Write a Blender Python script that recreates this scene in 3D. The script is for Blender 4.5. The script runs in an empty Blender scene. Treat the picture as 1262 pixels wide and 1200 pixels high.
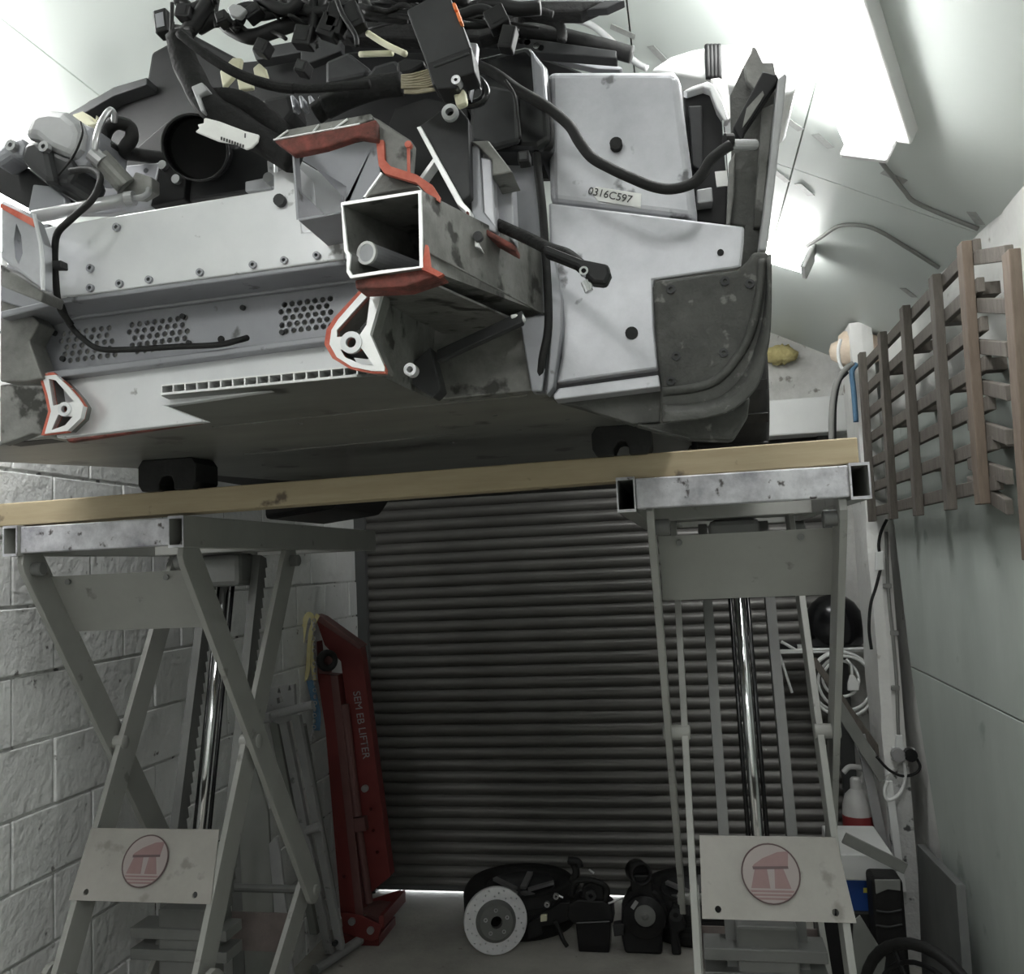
import bpy, bmesh, math, random
from mathutils import Vector, Matrix
random.seed(7)
col = bpy.context.scene.collection
scn = bpy.context.scene

# ---------------------------------------------------------------- camera
FPX, HC = 1100.0, 2.1
_D = Vector((847-631, 685-600, FPX)); _D2 = Vector((1847-631, 639-600, FPX))
_Y = _D.normalized(); _Z = _D2.cross(_D).normalized()
if _Z.y > 0: _Z = -_Z
_X = _Y.cross(_Z)
if _X.x < 0: _X = -_X
RW = Matrix((_X, _Y, _Z))                     # camera (x right, y down, z forward) -> world
CAM = Vector((0, 0, HC))
cd = bpy.data.cameras.new('camera'); cam = bpy.data.objects.new('camera', cd); col.objects.link(cam)
cd.sensor_fit = 'HORIZONTAL'; cd.sensor_width = 36; cd.lens = FPX/1262*36; cd.clip_start = .02
r_, u_, b_ = RW @ Vector((1, 0, 0)), RW @ Vector((0, -1, 0)), RW @ Vector((0, 0, -1))
cam.matrix_world = Matrix(((r_.x, u_.x, b_.x, 0), (r_.y, u_.y, b_.y, 0), (r_.z, u_.z, b_.z, HC), (0, 0, 0, 1)))
scn.camera = cam
# ---------------------------------------------------------------- world (daylight outside, seen only below the shutter)
w = bpy.data.worlds.new('world'); scn.world = w; w.use_nodes = True
bg = w.node_tree.nodes['Background']; bg.inputs[0].default_value = (.9, .95, 1, 1); bg.inputs[1].default_value = 6
scn.view_settings.view_transform = 'Standard'; scn.view_settings.look = 'None'
scn.view_settings.gamma = 1; scn.view_settings.use_curve_mapping = False
scn.view_settings.exposure = 1.55
LAMP = 12.0

# ---------------------------------------------------------------- helpers
def at(x, y, Y=None, X=None, Z=None):
    d = RW @ Vector((x-631, y-600, FPX))
    if Y is not None: t = Y/d.y
    elif X is not None: t = X/d.x
    else: t = (Z-HC)/d.z
    return CAM + d*t
WL = {}
def mat(name, c1, c2=None, rough=.5, metal=0, scale=6, contrast=.5, bump=0, bscale=60, emit=None, spec=.5, speck=None, sscale=40, sth=.64, stretch=None, coat=0):
    m = bpy.data.materials.new(name); m.use_nodes = True
    nt = m.node_tree; N = nt.nodes; L = nt.links; p = N['Principled BSDF']
    p.inputs['Roughness'].default_value = rough; p.inputs['Metallic'].default_value = metal
    p.inputs['Specular IOR Level'].default_value = spec; p.inputs['Coat Weight'].default_value = coat
    geo = N.new('ShaderNodeNewGeometry'); pos = geo.outputs['Position']
    if stretch:
        mp = N.new('ShaderNodeMapping'); mp.inputs['Scale'].default_value = stretch; L.new(pos, mp.inputs[0]); pos = mp.outputs[0]
    c = (*c1, 1)
    if emit:
        p.inputs['Emission Color'].default_value = (*emit[0], 1); p.inputs['Emission Strength'].default_value = emit[1]
    if c2 is None: p.inputs['Base Color'].default_value = c
    else:
        n = N.new('ShaderNodeTexNoise'); n.inputs['Scale'].default_value = scale; n.inputs['Detail'].default_value = 9; n.inputs['Roughness'].default_value = .68
        L.new(pos, n.inputs['Vector'])
        r = N.new('ShaderNodeValToRGB'); r.color_ramp.elements[0].position = .5-contrast/2; r.color_ramp.elements[1].position = .5+contrast/2
        r.color_ramp.elements[0].color = c; r.color_ramp.elements[1].color = (*c2, 1)
        L.new(n.outputs[0], r.inputs[0]); out = r.outputs[0]
        if speck:
            n2 = N.new('ShaderNodeTexNoise'); n2.inputs['Scale'].default_value = sscale; n2.inputs['Detail'].default_value = 4; L.new(geo.outputs['Position'], n2.inputs['Vector'])
            r2 = N.new('ShaderNodeValToRGB'); r2.color_ramp.elements[0].position = sth; r2.color_ramp.elements[1].position = sth+.06
            r2.color_ramp.elements[0].color = (0, 0, 0, 1); r2.color_ramp.elements[1].color = (1, 1, 1, 1)
            L.new(n2.outputs[0], r2.inputs[0])
            mx = N.new('ShaderNodeMix'); mx.data_type = 'RGBA'; L.new(r2.outputs[0], mx.inputs['Factor']); L.new(out, mx.inputs['A']); mx.inputs['B'].default_value = (*speck, 1)
            out = mx.outputs['Result']
        L.new(out, p.inputs['Base Color'])
    if bump:
        n3 = N.new('ShaderNodeTexNoise'); n3.inputs['Scale'].default_value = bscale; n3.inputs['Detail'].default_value = 5; L.new(pos, n3.inputs['Vector'])
        b = N.new('ShaderNodeBump'); b.inputs['Strength'].default_value = bump; b.inputs['Distance'].default_value = .01
        L.new(n3.outputs[0], b.inputs['Height']); L.new(b.outputs[0], p.inputs['Normal'])
    return m
M = dict(
 block=mat('painted_block', (.60,.605,.60), (.72,.725,.72), .75, scale=3, bump=.9, bscale=28, speck=(.16,.155,.15), sscale=22, sth=.69),
 mortar=mat('mortar', (.42,.425,.415), (.62,.625,.615), .85, bump=.8, bscale=40, speck=(.09,.09,.09), sscale=14, sth=.60),
 plaster=mat('old_plaster', (.42,.42,.40), (.72,.72,.70), .85, scale=2.2, contrast=.35, bump=1, bscale=14, speck=(.2,.19,.17), sscale=12, sth=.66),
 whitewash=mat('whitewash', (.66,.66,.64), (.82,.82,.80), .8, scale=3, bump=1, bscale=12, speck=(.3,.28,.25), sscale=9, sth=.68),
 concrete=mat('concrete_floor', (.27,.26,.235), (.46,.445,.41), .85, scale=1.6, contrast=.4, bump=.35, bscale=40, speck=(.15,.14,.12), sscale=9, sth=.68),
 ceilpan=mat('pale_green_board', (.60,.645,.615), (.63,.67,.645), .42, scale=2, spec=.4),
 joint=mat('dark_joint', (.14,.15,.14), rough=.9),
 tape=mat('foil_tape', (.33,.34,.33), (.52,.53,.52), .45, .35, scale=60),
 greenboard=mat('green_plasterboard', (.43,.475,.445), (.53,.575,.54), .75, scale=2.5, contrast=.5, speck=(.34,.38,.355), sscale=4, sth=.66, stretch=(1,1.6,.6)),
 darkboard=mat('dark_board', (.10,.105,.105), (.15,.155,.15), .7, scale=5),
 alu=mat('dull_aluminium', (.36,.365,.39), (.57,.575,.605), .42, .5, scale=5, contrast=.5, bump=.12, bscale=22, speck=(.15,.15,.155), sscale=15, sth=.66),
 alubright=mat('bright_aluminium', (.66,.67,.69), (.78,.785,.80), .30, .3, scale=5, contrast=.5, speck=(.33,.33,.33), sscale=28, sth=.68),
 alusat=mat('satin_aluminium', (.27,.275,.295), (.36,.365,.39), .45, .4, scale=5, contrast=.6, bump=.1, bscale=30, speck=(.13,.13,.13), sscale=18, sth=.66),
 aludirty=mat('dirty_aluminium', (.10,.10,.093), (.30,.30,.285), .5, .3, scale=8, contrast=.45, bump=.3, bscale=40, speck=(.045,.045,.04), sscale=14, sth=.58),
 aluedge=mat('cut_edge_aluminium', (.78,.78,.78), (.9,.9,.9), .35, .3, scale=20),
 tray=mat('dirty_undertray', (.10,.104,.097), (.21,.213,.20), .36, .15, scale=3, contrast=.5, speck=(.045,.045,.042), sscale=7, sth=.62, stretch=(1,2.5,1)),
 redpaint=mat('marker_paint', (.50,.085,.05), (.66,.20,.14), .6, scale=30, contrast=.4, speck=(.5,.42,.4), sscale=60, sth=.66),
 redrust=mat('red_brown_paint', (.07,.028,.022), (.26,.07,.055), .75, scale=28, contrast=.3, bump=.5, bscale=60),
 black=mat('black_plastic', (.007,.007,.0075), (.015,.015,.016), .5, scale=10, spec=.3),
 gloss=mat('black_gloss', (.008,.008,.009), rough=.22, spec=.45),
 soft=mat('black_foam', (.010,.010,.010), (.022,.022,.022), .85, scale=14, bump=.5, bscale=60, spec=.25),
 rubber=mat('rubber', (.010,.010,.010), (.020,.020,.020), .65, scale=20, bump=.2, spec=.3),
 hole=mat('hole_dark', (.002,.002,.002), rough=.9, spec=.1),
 liner=mat('grey_arch_liner', (.035,.036,.033), (.095,.096,.088), .65, scale=7, contrast=.42, bump=.5, bscale=45, speck=(.16,.16,.15), sscale=26, sth=.64),
 dgrey=mat('dark_grey_metal', (.028,.029,.030), (.052,.053,.055), .5, .2, scale=8, spec=.35),
 cast=mat('cast_grey', (.33,.335,.34), (.42,.425,.43), .5, .3, scale=12),
 whitebody=mat('white_body_paint', (.80,.81,.81), rough=.25, coat=.5),
 cream=mat('cream_tag', (.62,.60,.42), (.70,.68,.52), .6, scale=30),
 paper=mat('paper_label', (.80,.80,.78), (.88,.88,.86), .7, scale=40),
 ink=mat('ink', (.06,.06,.06), rough=.8),
 orange=mat('orange_clip', (.85,.22,.06), rough=.5),
 wire=mat('tan_wire', (.16,.14,.08), (.26,.23,.15), .6, scale=40),
 lift=mat('lift_grey_paint', (.26,.262,.246), (.335,.337,.318), .5, scale=4, contrast=.6, speck=(.17,.17,.158), sscale=14, sth=.66),
 liftlight=mat('lift_plate_paint', (.26,.262,.246), (.335,.337,.318), .5, scale=4, contrast=.6, speck=(.17,.17,.158), sscale=14, sth=.66),
 liftbar=mat('worn_galvanised', (.26,.255,.29), (.68,.68,.71), .45, .25, scale=8, contrast=.3, speck=(.10,.09,.09), sscale=26, sth=.63),
 liftdark=mat('lift_dark_steel', (.13,.133,.13), (.19,.193,.187), .5, .1, scale=5),
 edge=mat('worn_edge', (.48,.47,.42), (.30,.30,.27), .6, scale=30, contrast=.3),
 plate=mat('logo_plate', (.275,.262,.243), (.345,.33,.308), .5, scale=6, contrast=.4, speck=(.21,.20,.183), sscale=10, sth=.64),
 logo=mat('logo_print', (.22,.135,.135), (.265,.17,.17), .6, scale=20),
 logoline=mat('logo_line', (.11,.072,.074), rough=.6),
 logopale=mat('logo_field', (.32,.28,.27), rough=.6),
 rustplate=mat('rusty_plate', (.15,.12,.115), (.26,.22,.21), .6, .2, scale=6, contrast=.35),
 chrome=mat('chrome_rod', (.8,.81,.82), rough=.12, metal=1),
 wood=mat('timber_beam', (.33,.265,.165), (.45,.375,.25), .7, scale=5, stretch=(.6,6,6), contrast=.5, speck=(.13,.10,.07), sscale=11, sth=.68),
 oldwood=mat('weathered_batten', (.075,.066,.057), (.165,.147,.128), .8, scale=9, stretch=(5,5,.8), contrast=.5, bump=.3, bscale=60),
 warmwood=mat('brown_batten', (.10,.075,.057), (.19,.148,.115), .75, scale=8, stretch=(6,6,.8), contrast=.5),
 shutter=mat('shutter_steel', (.10,.097,.092), (.165,.16,.152), .40, .35, scale=2, contrast=.6, speck=(.34,.34,.33), sscale=26, sth=.75),
 frame=mat('shutter_guide', (.075,.078,.078), rough=.6),
 red=mat('hoist_red', (.115,.016,.015), (.165,.027,.024), .5, scale=6, bump=.1),
 reddull=mat('hoist_dull_red', (.105,.045,.042), (.15,.068,.063), .5, scale=8),
 strap=mat('yellow_strap', (.55,.49,.24), (.64,.58,.34), .8, scale=30),
 blue=mat('blue_strap', (.06,.13,.22), (.10,.20,.30), .8, scale=20),
 steel=mat('steel', (.45,.45,.46), (.55,.55,.56), .35, .8, scale=20),
 stand=mat('pale_grey_paint', (.25,.25,.25), (.34,.34,.34), .5, scale=6, speck=(.13,.13,.13), sscale=15, sth=.66),
 board=mat('grey_board', (.17,.175,.165), (.24,.245,.23), .7, scale=4),
 whitep=mat('white_plastic', (.66,.67,.66), (.72,.73,.72), .45, scale=8),
 foam=mat('expanding_foam', (.62,.50,.38), (.80,.70,.58), .9, scale=14, bump=.8, bscale=30),
 yfoam=mat('yellow_foam', (.34,.29,.12), (.56,.49,.24), .9, scale=24, bump=1, bscale=30),
 bluebox=mat('blue_box', (.012,.05,.22), rough=.4),
 yellow=mat('yellow_sticker', (.7,.62,.08), rough=.6),
 jugred=mat('jug_red', (.22,.03,.03), rough=.45),
 jugwhite=mat('jug_grey', (.5,.5,.49), rough=.45),
 disc=mat('brake_disc_steel', (.80,.80,.83), (.92,.92,.95), .38, .45, scale=30),
 cable=mat('grey_cable', (.22,.22,.21), rough=.6),
 lampbody=mat('lamp_housing', (.50,.51,.50), rough=.5),
 lamp=mat('lamp_diffuser', (.9,.9,.9), rough=.5, emit=((1.0,1.0,.985), LAMP)),
 ground=mat('outside_ground', (.7,.7,.68), rough=.9),
)

class MB:
    def __init__(s): s.v = []; s.f = []
    def add(s, vs, fs):
        o = len(s.v); s.v += [Vector(v) for v in vs]; s.f += [tuple(i+o for i in f) for f in fs]; return s
    def box(s, x0, x1, y0, y1, z0, z1):
        return s.add([(x0,y0,z0),(x1,y0,z0),(x1,y1,z0),(x0,y1,z0),(x0,y0,z1),(x1,y0,z1),(x1,y1,z1),(x0,y1,z1)],
                     [(0,3,2,1),(4,5,6,7),(0,1,5,4),(1,2,6,5),(2,3,7,6),(3,0,4,7)])
    def prism(s, pts, d):
        n = len(pts); pts = [Vector(p) for p in pts]; d = Vector(d)
        return s.add(pts+[p+d for p in pts], [tuple(range(n)), tuple(range(2*n-1, n-1, -1))]+[(i, i+n, (i+1)%n+n, (i+1)%n) for i in range(n)])
    def obox(s, a, b, wv, tv):                    # bar from a to b, half vectors wv, tv
        a, b, wv, tv = map(Vector, (a, b, wv, tv))
        return s.prism([a-wv-tv, a+wv-tv, a+wv+tv, a-wv+tv], b-a)
    def tube(s, pts, r, n=8, cap=True, rs=None):
        pts = [Vector(p) for p in pts]; m = len(pts); rings = []
        up = None
        for i, p in enumerate(pts):
            t = (pts[min(i+1, m-1)]-pts[max(i-1, 0)])
            t = t.normalized() if t.length > 1e-9 else Vector((0, 0, 1))
            if up is None:
                up = Vector((0, 0, 1)) if abs(t.z) < .9 else Vector((1, 0, 0))
            a = up-t*up.dot(t)
            if a.length < 1e-6: a = t.orthogonal()
            a.normalize(); up = a; b = t.cross(a); rr = rs[i] if rs else r
            rings.append([p+(a*math.cos(k*2*math.pi/n)+b*math.sin(k*2*math.pi/n))*rr for k in range(n)])
        vs = [v for q in rings for v in q]; fs = []
        for i in range(m-1):
            for k in range(n): fs.append((i*n+k, i*n+(k+1)%n, (i+1)*n+(k+1)%n, (i+1)*n+k))
        if cap: fs += [tuple(range(n-1, -1, -1)), tuple(range((m-1)*n, m*n))]
        return s.add(vs, fs)
    def lathe(s, c, axis, prof, n=20, close=False):   # prof: (radius, along)
        c = Vector(c); ax = Vector(axis).normalized(); a = ax.orthogonal().normalized(); b = ax.cross(a); m = len(prof)
        vs = [c+ax*h+(a*math.cos(k*2*math.pi/n)+b*math.sin(k*2*math.pi/n))*r for r, h in prof for k in range(n)]
        fs = [(i*n+k, i*n+(k+1)%n, ((i+1)%m)*n+(k+1)%n, ((i+1)%m)*n+k) for i in range(m if close else m-1) for k in range(n)]
        if not close: fs += [tuple(range(n-1, -1, -1)), tuple(range((m-1)*n, m*n))]
        return s.add(vs, fs)
    def hollow(s, loop, d, t):                    # open-ended section: loop of outer points, wall t, direction d
        loop = [Vector(p) for p in loop]; c = sum(loop, Vector())/len(loop); n = len(loop); d = Vector(d)
        inn = [p+(c-p).normalized()*t*1.35 for p in loop]
        vs = loop+inn+[p+d for p in loop]+[p+d for p in inn]; fs = []
        for i in range(n):
            j = (i+1)%n
            fs += [(i, j, j+n, i+n), (i, i+2*n, j+2*n, j), (i+n, j+n, j+3*n, i+3*n), (i+2*n, i+3*n, j+3*n, j+2*n)]
        return s.add(vs, fs)
    def build(s, name, m, parent=None, smooth=False, bevel=0, seg=2, solid=0, autos=None):
        lo = Vector([min(v[i] for v in s.v) for i in range(3)]); hi = Vector([max(v[i] for v in s.v) for i in range(3)]); c = (lo+hi)/2
        me = bpy.data.meshes.new(name); me.from_pydata([v-c for v in s.v], [], s.f)
        bm = bmesh.new(); bm.from_mesh(me); bmesh.ops.recalc_face_normals(bm, faces=bm.faces); bm.to_mesh(me); bm.free()
        me.materials.append(M[m] if isinstance(m, str) else m)
        if smooth or autos:
            me.shade_smooth()
            if autos: me.set_sharp_from_angle(angle=autos)
        o = bpy.data.objects.new(name, me); col.objects.link(o)
        if parent is not None: o.parent = parent; o.location = c-WL[parent.name]
        else: o.location = c
        WL[o.name] = c
        if solid: md = o.modifiers.new('solid', 'SOLIDIFY'); md.thickness = solid; md.offset = 0
        if bevel:
            md = o.modifiers.new('bevel', 'BEVEL'); md.width = bevel; md.segments = seg; md.limit_method = 'ANGLE'; md.angle_limit = .7
        return o
def thing(name, label, cat, loc, group=None):
    o = bpy.data.objects.new(name, None); col.objects.link(o); o.location = loc; o.empty_display_size = .1
    WL[o.name] = Vector(loc); o['label'] = label; o['category'] = cat
    if group: o['group'] = group
    return o
def tag(o, label, cat, group=None):
    o['label'] = label; o['category'] = cat
    if group: o['group'] = group
    return o
def struct(o): o['kind'] = 'structure'; return o
def lab(o, label): o['label'] = label; return o
def spline(pts, k=6):
    pts = [Vector(p) for p in pts]; out = []; P = [pts[0]*2-pts[1]]+pts+[pts[-1]*2-pts[-2]]
    for i in range(1, len(P)-2):
        a, b, c, d = P[i-1:i+3]
        for j in range(k):
            t = j/k; out.append(.5*((2*b)+(c-a)*t+(2*a-5*b+4*c-d)*t*t+(3*b-a-3*c+d)*t**3))
    out.append(pts[-1]); return out
def pxs(pts, Y=None, f=None):                    # pixel list -> world; items (x,y) at Y or (x,y,Y)
    f = f or (lambda x, y: (x, y)); out = []
    for p in pts:
        q = f(p[0], p[1]); out.append(at(q[0], q[1], p[2] if len(p) > 2 else Y))
    return out
def zoom(x0, y0, s): return lambda x, y: (x0+x/s, y0+y/s)
def slab(name, pts, Y, t, m, parent, f=None, bevel=.003, **k):
    return MB().prism(pxs(pts, Y, f), (0, t, 0)).build(name, m, parent, bevel=bevel, **k)
def cable(name, pts, r, m, parent, Y=None, f=None, n=8, k=6):
    return MB().tube(spline(pxs(pts, Y, f), k), r, n).build(name, m, parent, smooth=True)
def ring(name, px, Y, rpx, ri, t, m, parent, f=None, n=20):
    q = f(*px) if f else px
    c = at(q[0], q[1], Y); s = (c-CAM).length/FPX
    return MB().lathe(c, (0, 1, 0), [(ri*s, 0), (rpx*s, 0), (rpx*s, t), (ri*s, t)], n, close=True).build(name, m, parent, autos=.6)
def dot(name, px, Y, rpx, t, m, parent, f=None, n=14):
    q = f(*px) if f else px
    c = at(q[0], q[1], Y); s = (c-CAM).length/FPX
    return MB().lathe(c, (0, 1, 0), [(rpx*s, 0), (rpx*s, t)], n).build(name, m, parent, autos=.6)
def text_mesh(name, body, size, mw, m, parent, ext=.0005):
    cu = bpy.data.curves.new(name, 'FONT'); cu.body = body; cu.size = size; cu.extrude = ext; cu.align_x = 'CENTER'; cu.align_y = 'CENTER'
    t = bpy.data.objects.new(name, cu); col.objects.link(t); bpy.context.view_layer.update()
    me = bpy.data.meshes.new_from_object(t); bpy.data.objects.remove(t); bpy.data.curves.remove(cu)
    mb = MB(); mb.add([mw @ v.co for v in me.vertices], [tuple(p.vertices) for p in me.polygons]); bpy.data.meshes.remove(me)
    return mb.build(name, m, parent)

def cut(o, cutter):                              # bore real openings through an object (world-space cutter)
    c = cutter.build('cutter', 'hole'); bpy.context.view_layer.update()
    md = o.modifiers.new('bore', 'BOOLEAN'); md.operation = 'DIFFERENCE'; md.solver = 'EXACT'; md.object = c
    dg = bpy.context.evaluated_depsgraph_get(); me = bpy.data.meshes.new_from_object(o.evaluated_get(dg))
    old = o.data; o.modifiers.clear(); nm = old.name; o.data = me; bpy.data.meshes.remove(old); me.name = nm
    cm_ = c.data; bpy.data.objects.remove(c); bpy.data.meshes.remove(cm_)
    while len(me.materials) > 1: me.materials.pop(index=len(me.materials)-1)
    for p in me.polygons: p.material_index = 0
def through(pts, Y, t, f=None):                   # straight opening along +Y whose outline lies on the face at Y
    return MB().prism([p-Vector((0,t,0)) for p in pxs(pts, Y, f)], (0, 2*t, 0))
def bores(items, Y, t, f=None, n=12, mb=None):   # straight bores along +Y through the face at Y (px, radius px)
    mb = mb or MB()
    for px, r in items:
        q = f(*px) if f else px; c = at(q[0], q[1], Y); s = (c-CAM).length/FPX
        mb.lathe(c, (0,1,0), [(r*s,-t*.3),(r*s,t)], n)
    return mb
# ================================================================ STRUCTURE
XL, XR, YB, YF, YD = -2.2, 1.12, 5.80, -3.4, 5.741
ZE = 3.26; XRI = -.575; SL = .52
struct(MB().box(-4, 4, -4, YB+.14, -.12, 0).build('floor', 'concrete'))
struct(MB().box(-6, 6, YB+.14, 14, -.12, -.02).build('floor', 'ground')).name = 'outside_ground'
# left wall of blocks
wl = struct(MB().box(XL-.2, XL-.007, YF, YB+.2, 0, 3.5).build('wall_left', 'mortar'))
bw, bh, gap = .40, .2288, .011
base = None; row0 = 1.346-5*bh
nrow = 16
for r in range(-1, nrow):
    z0 = row0+r*bh
    if z0+bh < .02 or z0 > 3.4: continue
    y = YF+(.5*bw if r % 2 else 0)
    while y < YB-.02:
        y1 = min(y+bw, YB)
        if base is None or y1-y < bw-.01:
            o = MB().box(XL-.03, XL, y+gap/2, y1-gap/2, z0+gap/2, z0+bh-gap/2).build('block', 'block', wl, bevel=.004)
            if y1-y > bw-.01: base = o
        else:
            o = base.copy(); col.objects.link(o); c = Vector((XL-.015, (y+y1)/2, z0+bh/2)); o.location = c-WL[wl.name]
        o.location.x += random.uniform(-.004, .004)
        o.rotation_euler = (0, random.uniform(-.006, .006), random.uniform(-.006, .006))
        y = y1
# back wall (gable) with the door opening
DX0, DX1, DZ = -2.16, .86, 2.78
bk = MB()
bk.box(-2.5, DX0-.0, YB, YB+.2, 0, DZ); bk.box(DX1, 1.5, YB, YB+.2, 0, DZ)
bk.prism([(-2.5,YB,DZ),(1.5,YB,DZ),(1.5,YB,3.35),(XRI,YB,4.25),(-2.5,YB,3.35)], (0,.2,0))
struct(bk.build('wall_back', 'plaster'))
struct(MB().prism([(-2.5,YF-.2,0),(1.5,YF-.2,0),(1.5,YF-.2,3.2),(XRI,YF-.2,4.3),(-2.5,YF-.2,3.2)], (0,.2,0)).build('wall_front', 'whitewash'))
# right wall: rough whitewashed masonry (gridded, uneven), lined below with green boards
g = MB(); ny, nz = 90, 34; vs = []; fs = []
for j in range(nz+1):
    for i in range(ny+1):
        y = YF+(YB-YF)*i/ny; z = 3.34*j/nz
        vs.append((XR+.02*math.sin(y*5.1+z*3.3)*math.sin(z*6.7)+random.uniform(-.008,.008), y, z))
for j in range(nz):
    for i in range(ny): a = j*(ny+1)+i; fs.append((a, a+1, a+ny+2, a+ny+1))
g.add(vs, fs); g.box(XR+.05, XR+.3, YF, YB+.2, 0, 3.34)
wr = struct(g.build('wall_right', 'whitewash', smooth=True))
XG = 1.045
def yedge(z): return 4.74+.12*(z-1.5)/.75 if z > 1.5 else 4.74-.45*(1.5-z)/1.25
def gb(z0, z1, y0):
    MB().prism([(XG, y0, z0), (XG, yedge(z0), z0), (XG, yedge(z1), z1), (XG, y0, z1)], (.014, 0, 0)).build('wall_board', 'greenboard', wr, bevel=.002)
gb(.01, 1.505, 2.06); gb(1.511, 2.72, 2.06)
for y0 in (.85, -.36, -1.57, -2.78):
    for z0, z1 in ((.01, 1.505), (1.511, 2.72)): MB().box(XG, XG+.014, y0, y0+1.205, z0, z1).build('wall_board', 'greenboard', wr, bevel=.002)
for y0 in (.9, 2.1, 3.3, 4.3): MB().box(XG+.014, XG+.05, y0, y0+.05, .01, 2.72).build('batten', 'oldwood', wr)
# pier at the far end of the lining
pr = MB(); n = 26
for k, (z0, z1) in enumerate([(0, 3.3)]):
    vs = []; fs = []
    for j in range(n+1):
        z = 3.3*j/n; e = lambda: random.uniform(-.005, .005)
        vs += [(.93+e(), 4.96+e()*.5, z), (.985, 4.95+e()*.5, z), (1.02, 4.955, z), (1.04, 4.96, z), (1.04, 5.3, z), (.93+e(), 5.3, z)]
    for j in range(n):
        for i in range(6): a = j*6+i; b = j*6+(i+1)%6; fs.append((a, b, b+6, a+6))
    pr.add(vs, fs)
wp = struct(pr.build('wall_pier', 'whitewash', smooth=False))
# ceiling: two slopes with boards
def cz(x): return ZE+SL*(1.05-x) if x > XRI else ZE+SL*(x+2.2)
ce = struct(MB().prism([(1.5,YF,cz(1.5)+.03),(XRI,YF,cz(XRI)+.03),(-2.65,YF,cz(-2.65)+.03),(-2.65,YF,cz(-2.65)+.15),(XRI,YF,cz(XRI)+.2),(1.5,YF,cz(1.5)+.15)], (0, YB+.2-YF, 0)).build('ceiling', 'joint'))
ys = [YF, -1.35, 1.05, 3.45, YB+.02]
for xa, xb in ((1.2,.486),(.486,-.08),(-.08,XRI),(XRI,-1.07),(-1.07,-1.64),(-1.64,-2.35)):
    for i in range(4):
        e = .003; s = 1 if xa > XRI-.01 and xb >= XRI-.01 else -1
        za, zb = (ZE+SL*(1.05-xa), ZE+SL*(1.05-xb)) if s > 0 else (ZE+SL*(xa+2.2), ZE+SL*(xb+2.2))
        MB().prism([(xa-e,ys[i]+e,za),(xb+e,ys[i]+e,zb),(xb+e,ys[i+1]-e,zb),(xa-e,ys[i+1]-e,za)], (0,0,.03)).build('ceiling_panel', 'ceilpan', ce)
def ceil_pt(x, y):
    d = RW @ Vector((x-631, y-600, FPX)); n = Vector((SL, 0, 1)); t = n.dot(Vector((1.05, 0, ZE))-CAM)/n.dot(d); return CAM+d*t
for x, y, a in ((768,38,.2),(812,66,.9),(976,151,.6),(1015,173,.7),(992,233,.8),(962,216,.7),(1102,217,.2),(1203,268,.9),(1120,360,.7)):
    c = ceil_pt(x, y)+Vector((-SL,0,-1)).normalized()*.002; t1 = Vector((1,0,-SL)).normalized(); t2 = Vector((0,1,0))
    u = t1*math.cos(a)+t2*math.sin(a); v = -t1*math.sin(a)+t2*math.cos(a)
    MB().prism([c-u*.045-v*.017, c+u*.045-v*.017, c+u*.045+v*.017, c-u*.045+v*.017], Vector((-SL,0,-1))*.0015).build('tape_patch', 'tape', ce)
# roller shutter
dr = struct(MB().box(DX0-.05, DX1+.05, YD+.065, YD+.075, .035, DZ+.2).build('door_1', 'frame'))
PITCH = .0752; prof = []
for k in range(9):
    t = k/8; prof.append((t*PITCH*.93, -.019*math.sin(math.pi*t)**.8))
prof.append((PITCH, .004))
sl = None; z = .018; first = True
while z < DZ+.15:
    if sl is None:
        pts = [(DX0, YD+.045+dy, z+h) for h, dy in prof]; d = Vector((DX1-DX0, 0, 0)); nn = len(pts)
        sl = MB().add(pts+[Vector(p)+d for p in pts], [(i, i+1, i+1+nn, i+nn) for i in range(nn-1)]).build('shutter_slat', 'shutter', dr, smooth=True)
        zc = sl.location.z-z
    else:
        o = sl.copy(); col.objects.link(o); o.location.z = z+zc
    z += PITCH
for x0, x1 in ((DX0-.09, DX0+.03), (DX1-.03, DX1+.05)): MB().box(x0, x1, YD-.01, YD+.1, 0, DZ+.1).build('shutter_guide', 'frame', dr, bevel=.003)
MB().box(DX0, DX1, YD+.02, YD+.06, .016, .05).build('bottom_rail', 'frame', dr)
MB().box(-2.15, 1.0, YD-.16, YD+.03, 2.80, 3.02).build('shutter_box', 'whitep', dr, bevel=.01)

# ================================================================ LAMPS
def lamp_fixture(label, a, b, hang=.03, off=0, sfx=''):
    """twin batten: a, b (x, y) points under the ceiling slope"""
    pa = Vector((a[0], a[1], cz(a[0]))); pb = Vector((b[0], b[1], cz(b[0]))); d = (pb-pa).normalized()
    nrm = Vector((-SL if pa.x > XRI else SL, 0, -1)).normalized(); sd = d.cross(nrm).normalized()
    t = thing('ceiling_light'+sfx, label, 'light', (pa+pb)/2, 'fluorescent lights on the ceiling')
    so_ = sd*(off if sd.x*(1 if pa.x > XRI else -1) > 0 else -off)
    MB().obox(pa+so_+nrm*(hang-.004), pb+so_+nrm*(hang-.004), sd*(.055 if not off else .05), nrm*.028).build('housing', 'lampbody', t, bevel=.006)
    sec = [(-.062, .052), (-.075, .075), (-.06, .105), (0, .118), (.06, .105), (.075, .075), (.062, .052)]
    MB().prism([pa+d*.02+sd*x+nrm*(z+hang-.03) for x, z in sec], pb-pa-d*.04).build('diffuser'+sfx, 'lamp', t)
    for p, s in ((pa, 1), (pb, -1)):
        MB().obox(p+nrm*(hang+.045)-d*s*.004, p+nrm*(hang+.045)+d*s*.02, sd*.078, nrm*.05).build('end_cap', 'whitep', t, bevel=.006)
    return t
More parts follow.
